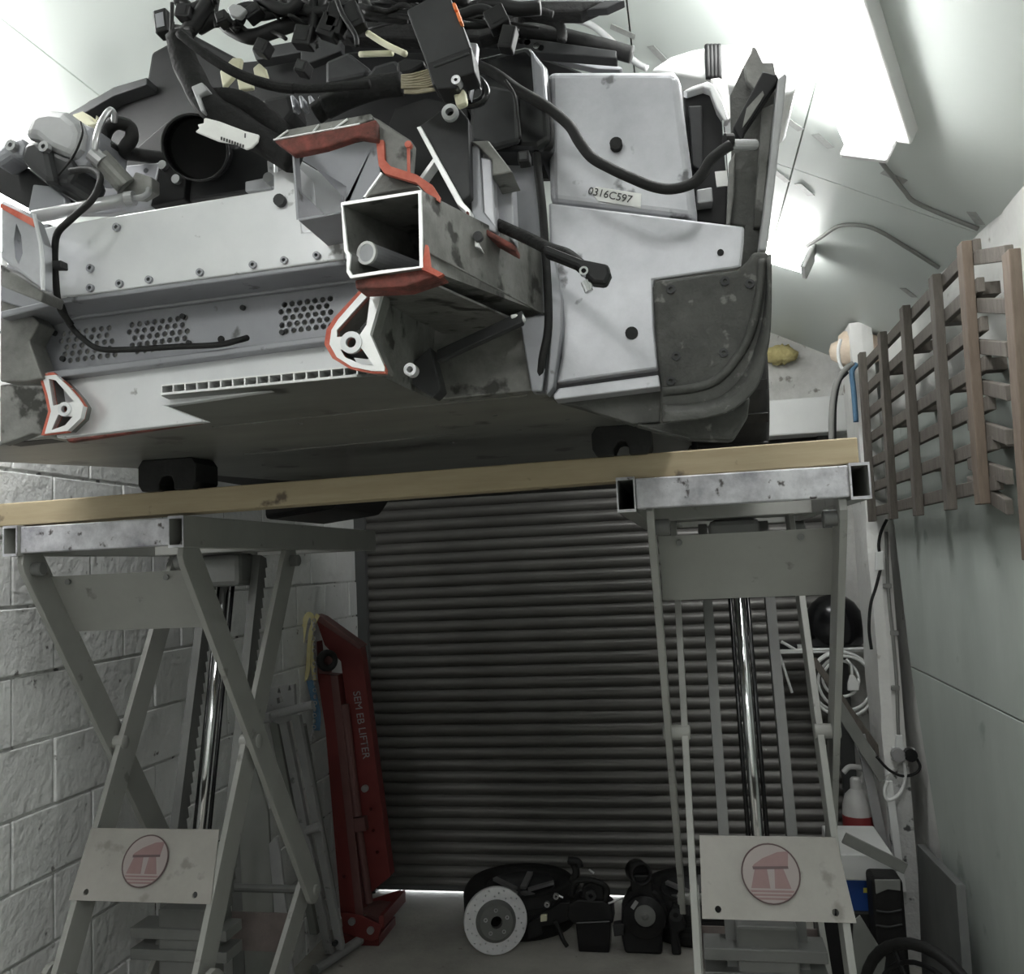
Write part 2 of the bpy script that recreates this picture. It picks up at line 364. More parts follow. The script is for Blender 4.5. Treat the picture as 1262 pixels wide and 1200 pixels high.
lamp_fixture('fluorescent light on the pale sloping ceiling with a cable leaving its end above the trellis', (.69,2.94), (.14,1.55), off=.075)
lamp_fixture('fluorescent light near the far gable with its end just past the fender', (.66,4.15), (-.35,4.36))
lamp_fixture('fluorescent light on the slope above the block wall beside the bare motor', (-2.15,2.58), (-1.55,1.25))
lamp_fixture('fluorescent light behind the photographer over the block wall', (-1.2,-.4), (-1.2,-1.9), sfx='_left_offscreen')
lamp_fixture('fluorescent light behind the photographer over the green boards', (.3,-.5), (.3,-2.0), sfx='_right_offscreen')
# ceiling cables
def ceil_cable(name, label, pts, r=.008):
    q = [ceil_pt(x, y)+Vector((-SL,0,-1)).normalized()*(h if h else .01) for x, y, h in pts]
    return tag(MB().tube(spline(q), r, 8).build(name, 'cable', smooth=True), label, 'cable')
ceil_cable('lamp_cable', 'grey cable dropping from the end of the big ceiling light to the wall top', [(1080,150,.075),(1087,164,.055),(1087,190,.02),(1100,212,0),(1116,232,0),(1128,245,0),(1165,262,0),(1207,279,0)])
ceil_cable('lamp_cable', 'grey cable bowing from the far ceiling light down to the trellis top', [(998,292,.05),(1015,285,.03),(1035,276,.01),(1062,275,0),(1085,282,0),(1120,303,0),(1158,327,0)])

# ================================================================ SCISSOR LIFTS
Y0, Y1 = 2.40, 4.06
def leg_bar(p, q, x, w=.050, t=.010):            # flat bar in the y-z plane at x with rounded ends
    p, q = Vector((x, *p)), Vector((x, *q)); d = (q-p).normalized(); n = Vector((0, -d.z, d.y)); pts = []
    for k in range(7): a = math.pi*k/6; pts.append(p-d*math.sin(a)*w+n*math.cos(a)*w)
    for k in range(7): a = math.pi*k/6; pts.append(q+d*math.sin(a)*w-n*math.cos(a)*w)
    return MB().prism([v-Vector((t,0,0)) for v in pts], (2*t, 0, 0))
def pin(c, r, h, m, parent, name='pivot_pin'):
    return MB().lathe(Vector(c)-Vector((h/2,0,0)), (1,0,0), [(r*.8,0),(r,.003),(r,h-.003),(r*.8,h)], 16).build(name, m, parent, autos=.6)
def make_lift(label, xl, xr, zt, ol, orr, il, ir, xc, plate_x, plate_top_x):
    t = thing('scissor_lift', label, 'car lift', ((xl+xr)/2, (Y0+Y1)/2, 0), 'scissor lifts under the car')
    h = .094; wd = .05
    for x in (xl, xr-wd):
        o = MB().hollow([(x,Y0,zt-h),(x+wd,Y0,zt-h),(x+wd,Y0,zt),(x,Y0,zt)], (0,Y1-Y0,0), .006).build('side_rail', 'lift', t, bevel=.003)
    for x in (xl, xr-wd): MB().hollow([(x,Y0-.002,zt-h),(x+wd,Y0-.002,zt-h),(x+wd,Y0-.002,zt),(x,Y0-.002,zt)], (0,.003,0), .0065).build('rail_end', 'liftbar', t)
    lab(MB().box(xl+wd, xr-wd, Y0+.012, Y0+.06, zt-h+.008, zt-.004).build('front_cross_bar', 'liftbar', t, bevel=.004), 'worn galvanised cross bar')
    MB().box(xl+wd, xr-wd, Y1-.1, Y1-.05, zt-h, zt-.004).build('rear_cross_bar', 'lift', t, bevel=.004)
    MB().box(xl+wd, xr-wd, 3.12, 3.34, zt-h, zt-.03).build('middle_cross_bar', 'lift', t, bevel=.004)
    zt2 = zt-h-.012; zm = .90
    of, ob, i_f, ib = (2.47, zt2-.01), (3.30, zm), (2.56, zm-.02), (3.24, zt2-.01)
    for x in (ol, orr): leg_bar(of, ob, x).build('outer_leg', 'lift', t, bevel=.002)
    for x in (il, ir): leg_bar(ib, i_f, x).build('inner_leg', 'lift', t, bevel=.002)
    for x in (il, ir): leg_bar(ob, (2.50, .16), x).build('lower_leg', 'lift', t, bevel=.002)
    for x in (ol, orr): leg_bar(i_f, (3.36, .16), x).build('lower_leg', 'lift', t, bevel=.002)
    mid = (2.87, (zt2+zm)/2)
    for xo, xi in ((ol, il), (orr, ir)):
        c = (xo+xi)/2; wpin = abs(xo-xi)+.034
        for p in (mid, ob, i_f): pin((c, *p), .023 if p is mid else .02, wpin, 'lift', t)
        for p in (of, ib): pin((c, p[0], p[1]-.02), .022, .05, 'liftdark', t)
        pin((c, 2.93, .53), .026, wpin, 'liftlight', t)
    for p in (ob, i_f): MB().tube([(il, *p), (ir, *p)], .016, 10).build('cross_shaft', 'liftdark', t)
    # plates
    def on(a, b, z): k = (z-a[1])/(b[1]-a[1]); return a[0]+(b[0]-a[0])*k
    za, zb = zt-.16, zt-.345
    ya, yb = on(of, ob, za)+.045, on(of, ob, zb)+.045
    o = MB().prism([(plate_top_x[0], ya, za), (plate_top_x[1], ya, za), (plate_top_x[1], yb, zb), (plate_top_x[0], yb, zb)], (0, .006, 0)).build('upper_plate', 'liftlight', t, bevel=.001)
    for fx in (.12, .8):
        MB().lathe((plate_top_x[0]+(plate_top_x[1]-plate_top_x[0])*fx, ya+.006, za-.02), (0,-1,0), [(.009,0),(.009,.008)], 10).build('bolt', 'liftdark', o)
    za, zb = 1.292, 1.098
    ya, yb = on(i_f, ib, za)-.062, on(i_f, ib, zb)-.062
    px0, px1 = plate_x
    pl = MB().prism([(px0, ya, za), (px1-.012, ya, za), (px1+.012, yb, zb), (px0-.006, yb, zb)], (0, .006, 0)).build('logo_plate', 'plate', t, bevel=.001)
    up = Vector((0, ya-yb, za-zb)).normalized(); ri = Vector((1,0,0)); nr = Vector((0,-up.z,up.y)); cen = Vector(((px0+px1)/2-.005, (ya+yb)/2, (za+zb)/2+.012))+nr*.0006
    sk = .0 if px0 > -1 else .0
    def L(u, v, k=0): return cen+ri*u*.078+up*(v*.078)+nr*k
    def flat(pts, name, m, k): 
        b = MB().prism([L(u, v, k) for u, v in pts], nr*.0006); return b.build(name, m, pl)
    circ = [(math.cos(a*math.pi/18), math.sin(a*math.pi/18)) for a in range(36)]
    flat(circ, 'emblem_field', 'logopale', 0)
    MB().tube([L(u, v, .001) for u, v in circ+circ[:2]], .0022, 6).build('emblem_ring', 'logoline', pl)
    flat([(-.62,.22),(.62,.25),(.68,.75),(.3,.72),(-.25,.5),(-.55,.3)], 'emblem_capstone', 'logo', .0008)
    flat([(-.62,.22),(.62,.25),(.63,.16),(-.60,.12)], 'emblem_underline', 'logoline', .0012)
    flat([(-.72,-.5),(-.06,-.5),(-.12,.16),(-.55,.12)], 'emblem_pillar', 'logo', .0008)
    flat([(.10,-.5),(.66,-.5),(.45,.16),(.14,.16)], 'emblem_pillar', 'logo', .0008)
    for k in range(3):
        v = -.56-.12*k; hw = .92*math.sqrt(1-v*v); flat([(-hw,v),(hw,v),(hw-.05,v-.07),(-hw+.05,v-.07)], 'emblem_stripe', 'logo', .0008)
    for fx in (.1, .9):
        cut(pl, MB().lathe((px0+(px1-px0)*fx, yb+.06, zb+.022), (0,-1,0), [(.009,0),(.009,.12)], 12))
    lab(MB().box(il+.01, ir-.01, 3.22, 3.228, .70, .84).build('rear_plate', 'rustplate', t, bevel=.001), 'rusty rear plate')
    # ratchet racks, ram
    ta, tb = Vector((0, 3.29, zt-h-.02)), Vector((0, 2.93, .84))
    d = (tb-ta).normalized(); n = Vector((0, -d.z, d.y)); n = n if n.y > 0 else -n
    for x in (xc-.105, xc+.105):
        nt = 34; ln = (tb-ta).length; pts = [ta-n*.03]
        for k in range(nt): pts += [ta+d*(ln*k/nt)+n*.022, ta+d*(ln*(k+.85)/nt)+n*.038]
        pts += [tb+n*.022, tb-n*.03]
        MB().prism([p+Vector((x-.016,0,0)) for p in pts], (.032,0,0)).build('ratchet_rack', 'liftdark', t)
    b0, b1 = Vector((xc, 3.22, zt-h-.05)), Vector((xc, 2.94, .95))
    mid_ = b0.lerp(b1, .58)
    lab(MB().tube([b0, b1], .0185, 16).build('ram_rod', 'chrome', t, smooth=True), 'chromed ram rod')
    MB().tube([b0.lerp(b1,.0), b0.lerp(b1,.03)], .034, 14).build('ram_gland', 'liftdark', t)
    for s in (-1, 1): MB().tube([b0+Vector((s*.029,.01,0)), b1+Vector((s*.029,.01,0))], .0075, 8).build('guide_rod', 'gloss', t, smooth=True)
    MB().box(xc-.085, xc+.085, 3.16, 3.30, zt-h-.13, zt-h-.005).build('ram_head', 'liftdark', t, bevel=.02)
    for zz in (.90, .83): MB().box(xc-.19, xc+.17, 2.86, 2.97, zz-.018, zz+.018).build('foot_plate', 'liftdark', t, bevel=.003)
    MB().box(xc-.09, xc+.09, 2.87, 2.99, .45, .98).build('ram_barrel', 'liftdark', t, bevel=.008)
    MB().box(xl-.01, xr+.01, 2.38, 3.5, 0.0, .05).build('base_frame', 'liftdark', t, bevel=.005)
    for x in (ol, orr):
        for yy in (2.50, 3.36): MB().box(x-.04, x+.04, yy-.06, yy+.06, .05, .2).build('base_lug', 'liftdark', t, bevel=.006)
    return t
ZL, ZR = 2.288, 2.318
xL = lambda x, y, Y: at(x, y, Y).x
make_lift('grey scissor lift standing beside the white block wall', -2.062, -1.452, ZL, -2.02, -1.478, -1.985, -1.515, -1.765, (-1.995, -1.52), (-2.01, -1.50))
make_lift('grey scissor lift standing beside the shelf and wooden trellis', -.176, .47, ZR, xL(803,640,2.5), xL(1040,640,2.5)-.012, xL(803,640,2.5)+.05, xL(1040,640,2.5)-.055, .165, (xL(862,1030,2.70), xL(1036,1030,2.70)), (xL(812,670,2.58), xL(1030,660,2.58)))

# ================================================================ BEAM, BLOCKS
bm_ = MB().prism([(-2.12,2.43,ZL+.001),(.452,2.43,ZR+.001),(.452,2.43,ZR+.069),(-2.12,2.43,ZL+.073)], (0,.095,0)).build('timber_beam', 'wood', bevel=.004)
tag(bm_, 'long yellowish timber beam laid across both scissor lifts', 'beam')
def zb(x): return ZL+.072+(ZR-ZL-.004)*(x+2.12)/2.57
def pad(label, x0, x1, top):
    z0 = zb((x0+x1)/2); o = thing('rubber_pad', label, 'rubber block', ((x0+x1)/2, 2.47, z0), 'rubber pads on the beam')
    w_ = x1-x0; h = top-z0
    P_ = [(x0+.012,z0-.001),(x0+w_*.36,z0-.001),(x0+w_*.36,z0+h*.2),(x0+w_*.42,z0+h*.42),(x0+w_*.5,z0+h*.46),(x0+w_*.58,z0+h*.42),(x0+w_*.62,z0+h*.2),(x0+w_*.62,z0-.001),(x1-.012,z0-.001),(x1,z0+.02),(x1,z0+h-.02),(x1-.014,z0+h),(x0+.014,z0+h),(x0,z0+h-.02),(x0,z0+.02)]
    MB().prism([(x, 2.40, z) for x, z in P_], (0,.13,0)).build('pad_body', 'rubber', o, bevel=.004)
pad('dark rubber pad on the beam beside the block wall end', -1.60, -1.41, 2.4605)
pad('dark rubber pad on the beam under the arch liner', -.235, -.075, 2.4605)

# ================================================================ CAR
z1, z2, z3, z5, z6, z7, z8 = zoom(0,0,3), zoom(300,0,3), zoom(620,0,3), zoom(0,300,3), zoom(300,300,3), zoom(620,300,3), zoom(900,300,3)
z4 = zoom(180, 0, 5.26); zL = zoom(0, 130, 4.443); zF = zoom(400, 0, 5.26); zG = zoom(600, 0, 5.26); zH = zoom(800, 40, 5.455)
car = thing('sports_car', 'stripped silver sports car raised on the lifts, its bare front chassis and wiring exposed', 'car', (-.83, 2.3, 2.455))
# --- crossmember and panels between the front rails
YC = 1.52
cm = lab(slab('crossmember', [(50,281),(337,233),(337,214),(363,200),(372,286),(425,284),(425,319),(73,367),(62,345)], YC, .09, 'alubright', car), 'bright riveted aluminium crossmember')
for p in ((427,838),(330,990),(330,1063),(438,1047),(547,1032),(736,1005),(932,977),(1048,960),(1168,942)):
    ring('rivet', p, YC-.006, 4.4, 2.1, .007, 'alusat', cm, z1)
cut(cm, bores([(p, 2.2) for p in ((427,838),(330,990),(330,1063),(438,1047),(547,1032),(736,1005),(932,977),(1048,960),(1168,942))], YC, .05, z1, 10))
dot('bolt_head', (1030,737), YC-.012, 7, .012, 'dgrey', cm, z1, 12)
slab('side_flange', [(40,276),(60,275),(76,368),(30,380),(0,370),(0,340)], YC+.02, .05, 'alusat', car)
slab('crossmember_lip', [(0,383),(73,367),(425,319),(425,326),(73,374),(0,392)], YC+.005, .10, 'alusat', car)
# --- perforated panel (true holes)
YPF = 1.62
def lerp2(a, b, t): return (a[0]+(b[0]-a[0])*t, a[1]+(b[1]-a[1])*t)
TL, TR, BL, BR = (20,398), (440,343), (40,463), (440,409)
def pq(s, t): a = lerp2(lerp2(TL, TR, s), lerp2(BL, BR, s), t); return at(a[0], a[1], YPF)
rows, cols = 8, 44
pan = MB()
def is_hole(i, j):
    if 2 <= j <= 6:
        if 5 <= i <= 11: return True
        if 14 <= i <= 21: return True
    if 2 <= j <= 6 and 34 <= i <= 40: return True
    return False
for j in range(rows):
    off = (j % 2)*.5
    t0, t1 = j/rows, (j+1)/rows
    edges = [0]+[(i+off)/cols for i in range(1 if off == 0 else 0, cols)]+[1]
    edges = sorted(set(edges))
    for i in range(len(edges)-1):
        s0, s1 = edges[i], edges[i+1]
        full = abs((s1-s0)-1/cols) < 1e-6
        if full and is_hole(i, j):
            sq = [pq(s0,t0), pq((s0+s1)/2,t0), pq(s1,t0), pq(s1,(t0+t1)/2), pq(s1,t1), pq((s0+s1)/2,t1), pq(s0,t1), pq(s0,(t0+t1)/2)]
            cc = sum(sq, Vector())/8; rr = .0062
            an = [(-1,1),(0,1),(1,1),(1,0),(1,-1),(0,-1),(-1,-1),(-1,0)]
            ci = [cc+Vector((a, 0, b)).normalized()*rr for a, b in an]; bk_ = [p+Vector((0,.006,0)) for p in ci]
            pan.add(sq+ci+bk_, [(k, (k+1)%8, (k+1)%8+8, k+8) for k in range(8)]+[(k+8, (k+1)%8+8, (k+1)%8+16, k+16) for k in range(8)])
        else: pan.add([pq(s0,t0), pq(s1,t0), pq(s1,t1), pq(s0,t1)], [(0,1,2,3)])
pp = lab(pan.build('perforated_panel', 'alusat', car), 'satin panel with patches of round holes')
slab('panel_backing', [(20,380),(440,325),(440,420),(40,470)], YPF+.03, .02, 'aludirty', car)
slab('panel_top_strip', [(10,388),(440,328),(440,347),(22,402)], YPF-.012, .012, 'alusat', car)
for p in ((197,330),(228,425),(672,268),(695,366),(1040,327),(895,236)): dot('bolt_head', p, YPF-.006, 3.2, .006, 'dgrey', pp, z5, 8)
dot('hole_plug', (816,353), YPF-.003, 4, .004, 'rubber', pp, z5)
# --- lower bright panel and ledge
slab('panel_ledge', [(48,459),(440,408),(440,416),(48,468)], YPF-.05, .05, 'alusat', car)
lab(slab('lower_panel', [(52,466),(405,416),(450,412),(470,445),(465,462),(205,500),(255,519),(70,540),(58,500)], YPF-.02, .02, 'alubright', car), 'bright lower front panel')
slab('frame_side', [(0,355),(30,378),(48,398),(36,420),(52,466),(30,470),(0,470)], YC+.03, .05, 'aludirty', car)
slab('side_web', [(0,474),(52,468),(58,500),(70,538),(40,534),(0,548)], YPF+.06, .03, 'aludirty', car)
# --- undertray
ZU = 2.46
def zu(pts): return [at(x, y, Z=ZU) for x, y in pts]
tr_pts = zu([(8,547),(75,535),(250,522),(525,491),(662,481),(690,494),(815,510),(862,530)])
tr_pts += [Vector((.01,3.3,ZU)), Vector((-.2,3.75,ZU)), Vector((-1.3,3.75,ZU)), Vector((-1.60,2.95,ZU)), Vector((-1.69,2.60,ZU)), Vector((-1.93,2.22,ZU)), Vector((-1.78,2.0,ZU))]
ut = lab(MB().prism(tr_pts, (0,0,.012)).build('undertray', 'tray', car, bevel=.003), 'dark dirty flat undertray')
dh = MB()
for p in ((325,573),(370,522),(300,510),(450,530),(540,525),(560,545),(610,512),(640,530),(700,517)):
    c = at(p[0], p[1], Z=ZU); dh.lathe(c-Vector((0,0,.01)), (0,0,1), [(.008,0),(.008,.03)], 8)
for a, b in (((262,526),(650,487)),((300,560),(560,535))):
    A, B = at(*a, Z=ZU), at(*b, Z=ZU); dh.tube([A, B], .0045, 8)
cut(ut, dh)
# extruded floor planks: hollow cells showing at the cut front edge
tg = zu([(155,506),(214,494),(199,487),(440,464),(472,462),(528,490),(250,523)])
fl = lab(MB().prism([p-Vector((0,0,.0015)) for p in tg], (0,0,.005)).build('floor_planks', 'tray', car), 'dark extruded floor planks with a sawn front edge')
MB().prism([p+Vector((0,0,.018)) for p in tg], (0,0,.003)).build('plank_top_skin', 'aluedge', fl)
for a, b, n in (((155,506),(214,494),5), ((199,487),(440,464),16)):
    A, B = at(*a, Z=ZU), at(*b, Z=ZU)
    for k in range(n+1):
        p = A.lerp(B, k/n); MB().box(p.x-.0015, p.x+.0015, p.y+.001, p.y+.08, ZU+.003, ZU+.019).build('plank_web', 'aluedge', fl)
    MB().obox(A-Vector((0,.0012,-.002)), B-Vector((0,.0012,-.002)), Vector((0,.0012,0)), Vector((0,0,.0022))).build('sawn_edge', 'aluedge', fl)
slab('tray_corner', [(4,547),(30,536),(50,532),(78,534),(62,541)], 1.93, .06, 'black', car)
slab('red_lip', [(80,540),(240,517),(246,521),(84,545)], 1.84, .02, 'redrust', car)
# --- sawn triangular brackets with red marker edge
def tri_bracket(outline, holes, rc, rr, Y, f, dep):
    o = lab(slab('sawn_bracket', outline, Y, .012, 'aluedge', car, f, bevel=0), 'sawn bright bracket edged in red paint')
    ring('bracket_eye', rc, Y-.004, rr, rr*.48, .008, 'alubright', o, f)
    c = [sum(p[i] for p in outline)/len(outline) for i in (0, 1)]
    big = [(c[0]+(p[0]-c[0])*1.12-5, c[1]+(p[1]-c[1])*1.07-2) for p in outline]
    re_ = slab('red_edge', big, Y+.004, .010, 'redpaint', o, f, bevel=0)
    bw_ = slab('bracket_web', outline, Y+.014, dep, 'aludirty', o, f)
    for ob in (o, re_, bw_):
        for h in holes: cut(ob, through(h, Y, dep+.08, f))
        cut(ob, bores([(rc, rr*.49)], Y, dep+.08, f, 16))
tri_bracket([(440,178),(470,168),(500,166),(512,180),(468,335),(522,458),(520,472),(470,470),(400,455),(345,420),(318,372),(325,320),(350,280)],
            [[(462,190),(468,200),(455,300),(430,338),(345,346),(345,320)], [(358,392),(410,398),(436,386),(482,452),(440,448),(375,420)]], (397,365), 13.5, 1.44, z6, .05)
tri_bracket([(155,490),(205,485),(255,532),(288,570),(308,602),(298,645),(250,692),(165,703),(188,620),(176,560)],
            [[(180,500),(205,505),(275,585),(235,590),(196,600)], [(215,632),(268,640),(240,672),(190,690)]], (237,612), 8, 1.56, z5, .03)
# --- rear of the open bay right of the bracket
slab('bay_wall', [(470,355),(660,385),(668,480),(545,492),(500,470),(462,455)], 1.80, .03, 'aludirty', car)
MB().add(pxs([(450,360,1.46),(540,352,1.42),(657,404,1.80),(545,410,1.80)]), [(0,1,2,3)]).build('bay_roof', 'aludirty', car, solid=.004)
MB().add(pxs([(470,356,1.50),(466,462,1.50),(530,492,1.80),(535,400,1.80)]), [(0,1,2,3)]).build('bay_side', 'aludirty', car, solid=.004)
ring('mount_eye', (615,465), 1.54, 8, 4, .02, 'alubright', car, z6)
slab('mount_lug', [(585,445),(640,430),(690,380),(730,540),(700,570),(620,520),(560,500)], 1.68, .05, 'dgrey', car, z6)
MB().obox(at(*z6(720,420), 1.7), at(*z6(1035,275), 1.66), Vector((0,0,.012)), Vector((0,.012,0))).build('stay_bar', 'dgrey', car, bevel=.003)
lab(slab('bar_end', [(985,262),(1030,255),(1040,275),(1028,292),(1024,270),(990,278)], 1.65, .02, 'aluedge', car, z6), 'bright bar end')
slab('bay_post', [(640,392),(672,388),(678,405),(668,482),(655,482),(648,440)], 1.74, .05, 'alusat', car)
# --- front rail: open box section
f0 = pxs([(365,750),(660,705),(668,990),(520,1012),(400,1030),(386,1008),(388,945),(377,930)], 1.36, z2)
dv = at(668,312,1.80)-at(521,236,1.36)
rail = lab(MB().hollow(f0, dv, .004).build('front_rail', 'aludirty', car), 'open ended aluminium front rail')
dvn = dv.normalized()
MB().hollow(f0, -dvn*.0035, .0045).build('rail_cut_edge', 'aluedge', rail)
c0 = at(*z2(456,935), 1.375)
lab(MB().tube([c0, c0+dvn*.16], .0185, 18).build('rail_sleeve', 'alu', rail, smooth=False), 'silver sleeve inside the rail')
MB().lathe(c0-dvn*.002, dvn, [(.015,0),(.0195,0),(.0195,.006),(.015,.006)], 20, close=True).build('sleeve_rim', 'aluedge', rail)
slab('rail_red_underside', [(410,1035),(520,1012),(680,984),(735,1012),(600,1058),(415,1068)], 1.37, .05, 'redrust', rail, z2)
slab('rail_red_edge', [(672,905),(680,905),(690,985),(740,1012),(720,1022),(660,995)], 1.358, .01, 'redpaint', rail, z2, bevel=0)
MB().tube([at(*z2(680,930),1.37), at(*z2(1130,1170),1.78)], .0025, 6).build('rail_seam', 'aludirty', rail)
# --- upper bracket box above the rail
bs_ = MB().add(pxs([(184,573,1.40),(200,812,1.40),(380,790,1.62),(380,690,1.62)], None, z2), [(0,1,2,3)]).build('bracket_side', 'alusat', car, solid=.004)
slab('bracket_back', [(184,570),(490,515),(505,640),(440,735),(365,770),(365,790),(380,690)], 1.60, .006, 'alusat', car, z2)
cut(bs_, through([(262,650),(285,640),(310,665),(328,720),(322,770),(300,792),(280,770),(262,720)], 1.51, .09, z2))
slab('crossmember_end', [(190,580),(378,692),(378,792),(205,812)], 1.66, .03, 'alubright', car, z2)
slab('bracket_base', [(200,806),(362,780),(364,788),(205,818)], 1.395, .14, 'alusat', car, z2)
lab(slab('bracket_flange', [(112,520),(420,460),(490,440),(492,515),(420,505),(300,545),(180,570)], 1.385, .02, 'redrust', car, z2), 'red-brown painted flange')
tp = slab('bracket_top', [(112,515),(160,478),(470,418),(485,440),(420,462)], 1.39, .05, 'aludirty', car, z2)
for p in ((250,497,280,460),(330,480,385,440),(120,515,165,482),(112,517,430,458)): MB().tube([at(*z2(p[0],p[1]),1.388), at(*z2(p[2],p[3]),1.386)], .0018, 6).build('bracket_rib', 'aluedge', tp)
slab('bracket_web', [(470,425),(500,440),(622,520),(612,650),(520,635),(495,590),(488,515)], 1.41, .03, 'aludirty', car, z2)
lab(MB().prism(pxs([(490,515),(518,518),(522,590),(545,615),(640,645),(700,685),(725,725),(722,742),(700,735),(640,675),(520,640),(500,612)], 1.402, z2), (0,.010,0)).build('orange_band', 'redpaint', car), 'orange-red painted edge band')
MB().tube(pxs([(512,640),(448,730)], 1.40, z2), .003, 6).build('bracket_strut', 'aluedge', car)
slab('gusset', [(515,640),(650,690),(560,705),(450,730)], 1.43, .02, 'aludirty', car, z2)
MB().tube(pxs([(610,530,1.405),(612,660,1.405)], None, z2), .003, 6).build('red_bead', 'redpaint', car)
dot('red_rivet', (608,532), 1.40, 4, .01, 'redpaint', car, z2)
# --- diagonal bracket
db_ = lab(slab('diagonal_bracket', [(642,470),(700,430),(745,390),(790,388),(832,440),(838,720),(806,745),(720,590)], 1.55, .03, 'dgrey', car, z2), 'dark diagonal bracket plate')
ring('bracket_eye', (762,413), 1.54, 9.6, 4.8, .014, 'alubright', car, z2)
cut(db_, bores([((762,413), 4.8)], 1.55, .2, z2, 16))
lab(slab('bracket_edge', [(640,470),(655,465),(718,580),(810,745),(838,775),(845,850),(878,918),(842,908),(828,850),(820,780),(790,755),(706,600),(660,665),(650,655),(700,585)], 1.525, .03, 'aluedge', car, z2, bevel=.001), 'bright cut edge of the bracket')
slab('foot_red', [(822,778),(832,780),(842,900),(830,890)], 1.52, .02, 'redrust', car, z2)
dot('foot_bolt', (866,872), 1.515, 6, .01, 'dgrey', car, z2)
slab('bay_shade', [(560,400),(680,360),(830,400),(840,800),(700,740),(610,640),(520,500)], 1.72, .05, 'black', car, z2)  # black slab standing in for the shade of the open cavity behind the brackets
# --- twin upright posts and side wall
sw = slab('side_wall', [(840,520),(1060,545),(1095,560),(1125,1190),(1060,1180),(700,1010),(690,760),(830,780)], 1.80, .02, 'alusat', car, z2)
slab('upright_post', [(836,540),(872,535),(888,780),(934,838),(934,862),(880,842),(845,800)], 1.58, .03, 'alusat', car, z2)
slab('upright_post', [(876,580),(918,585),(934,850),(890,840)], 1.585, .04, 'alu', car, z2)
slab('post_box', [(922,655),(992,635),(1004,900),(935,840)], 1.66, .05, 'alu', car, z2)
slab('post_cap', [(838,520),(905,518),(995,635),(920,650),(918,590),(870,540)], 1.57, .09, 'aludirty', car, z2)
slab('post_foot', [(885,838),(1005,905),(1005,928),(885,862)], 1.57, .05, 'redrust', car, z2)
# --- black air box
ab = lab(slab('air_box', [(835,215),(1040,165),(1062,170),(1118,240),(1138,520),(1090,552),(930,548),(835,522),(838,330)], 1.72, .16, 'gloss', car, z2, bevel=.015, seg=3), 'glossy black plastic box')
slab('air_box_face', [(838,335),(905,310),(1010,330),(1020,520),(930,545),(838,520)], 1.70, .02, 'dgrey', ab, z2, bevel=.008)
slab('air_box_side', [(1060,175),(1112,245),(1125,400),(1075,380)], 1.705, .02, 'alusat', ab, z2, bevel=.006)
cable('edge_seal', [(1075,300,1.74),(1128,420,1.74),(1132,540,1.74),(1085,560,1.74),(1108,800,1.74),(1128,1170,1.74),(1105,1330,1.74),(1090,1450,1.76)], .0085, 'rubber', car, None, z2)
# --- arm with plug
lab(cable('cable_arm', [(940,830,1.62),(1060,885,1.56),(1130,920,1.52),(1200,945,1.47),(1250,985,1.43)], .0115, 'soft', car, None, z2), 'thick black taped cable stub')
lab(slab('cable_plug', [(1110,900),(1250,955),(1350,975),(1358,1010),(1340,1050),(1290,1045),(1230,985),(1105,935)], 1.42, .03, 'black', car, z2, bevel=.006), 'black rubber plug')
for p in ((1258,1000),(1272,1058)): ring('plug_ring', p, 1.415, 5.5, 3, .012, 'chrome', car, z2)
MB().tube(pxs([(1262,1040,1.42),(1278,1078,1.42)], None, z2), .007, 10).build('plug_pin', 'chrome', car)
# --- silver wheel arch front panels
YT = 1.78
lab(slab('arch_panel', [(160,258),(630,256),(655,275),(668,400),(700,640),(722,815),(172,748)], YT, .30, 'alu', car, z3, bevel=.018, seg=4), 'large silver arch panel with a black grommet')
fl_ = lab(slab('arch_flange', [(168,748),(893,836),(890,900),(880,988),(556,1036),(560,1200),(575,1362),(195,1416),(215,1320),(222,1180),(200,1050),(172,960)], YT-.012, .03, 'alu', car, z3, bevel=.005), 'dirty silver lower arch panel')
for p, r, f in (((417,528), 7.3, z3), ((475,330), 7.8, z7), ((804,932), 3.8, z3)): dot('grommet', p, YT-.016, r, .02, 'rubber', fl_, f)
slab('panel_fold', [(165,60),(190,55),(218,200),(215,330),(185,530),(160,560),(178,320)], YT-.04, .04, 'alusat', car, z7)
lab(slab('sill_strip', [(185,560),(205,535),(575,485),(582,530),(190,578)], YT-.03, .05, 'alu', car, z7), 'silver sill strip')
slab('lower_skirt', [(185,578),(582,530),(585,560),(580,660),(480,668),(300,610)], YT+.02, .04, 'liner', car, z7)
# sticker
st = lab(slab('sticker', [(322,702),(345,690),(512,716),(508,768),(350,742)], YT-.003, .003, 'paper', car, z3, bevel=0), 'arrow shaped paper sticker with handwriting')
c = at(*z3(395,722), YT-.0045); e1 = (at(*z3(440,731), YT-.0045)-at(*z3(350,712), YT-.0045)).normalized(); e2 = Vector((-e1.z,0,e1.x))
text_mesh('handwriting', '0316C597', .022, Matrix(((e1.x,e2.x,0,c.x),(0,0,-1,c.y),(e1.z,e2.z,0,c.z),(0,0,0,1))), 'ink', st)
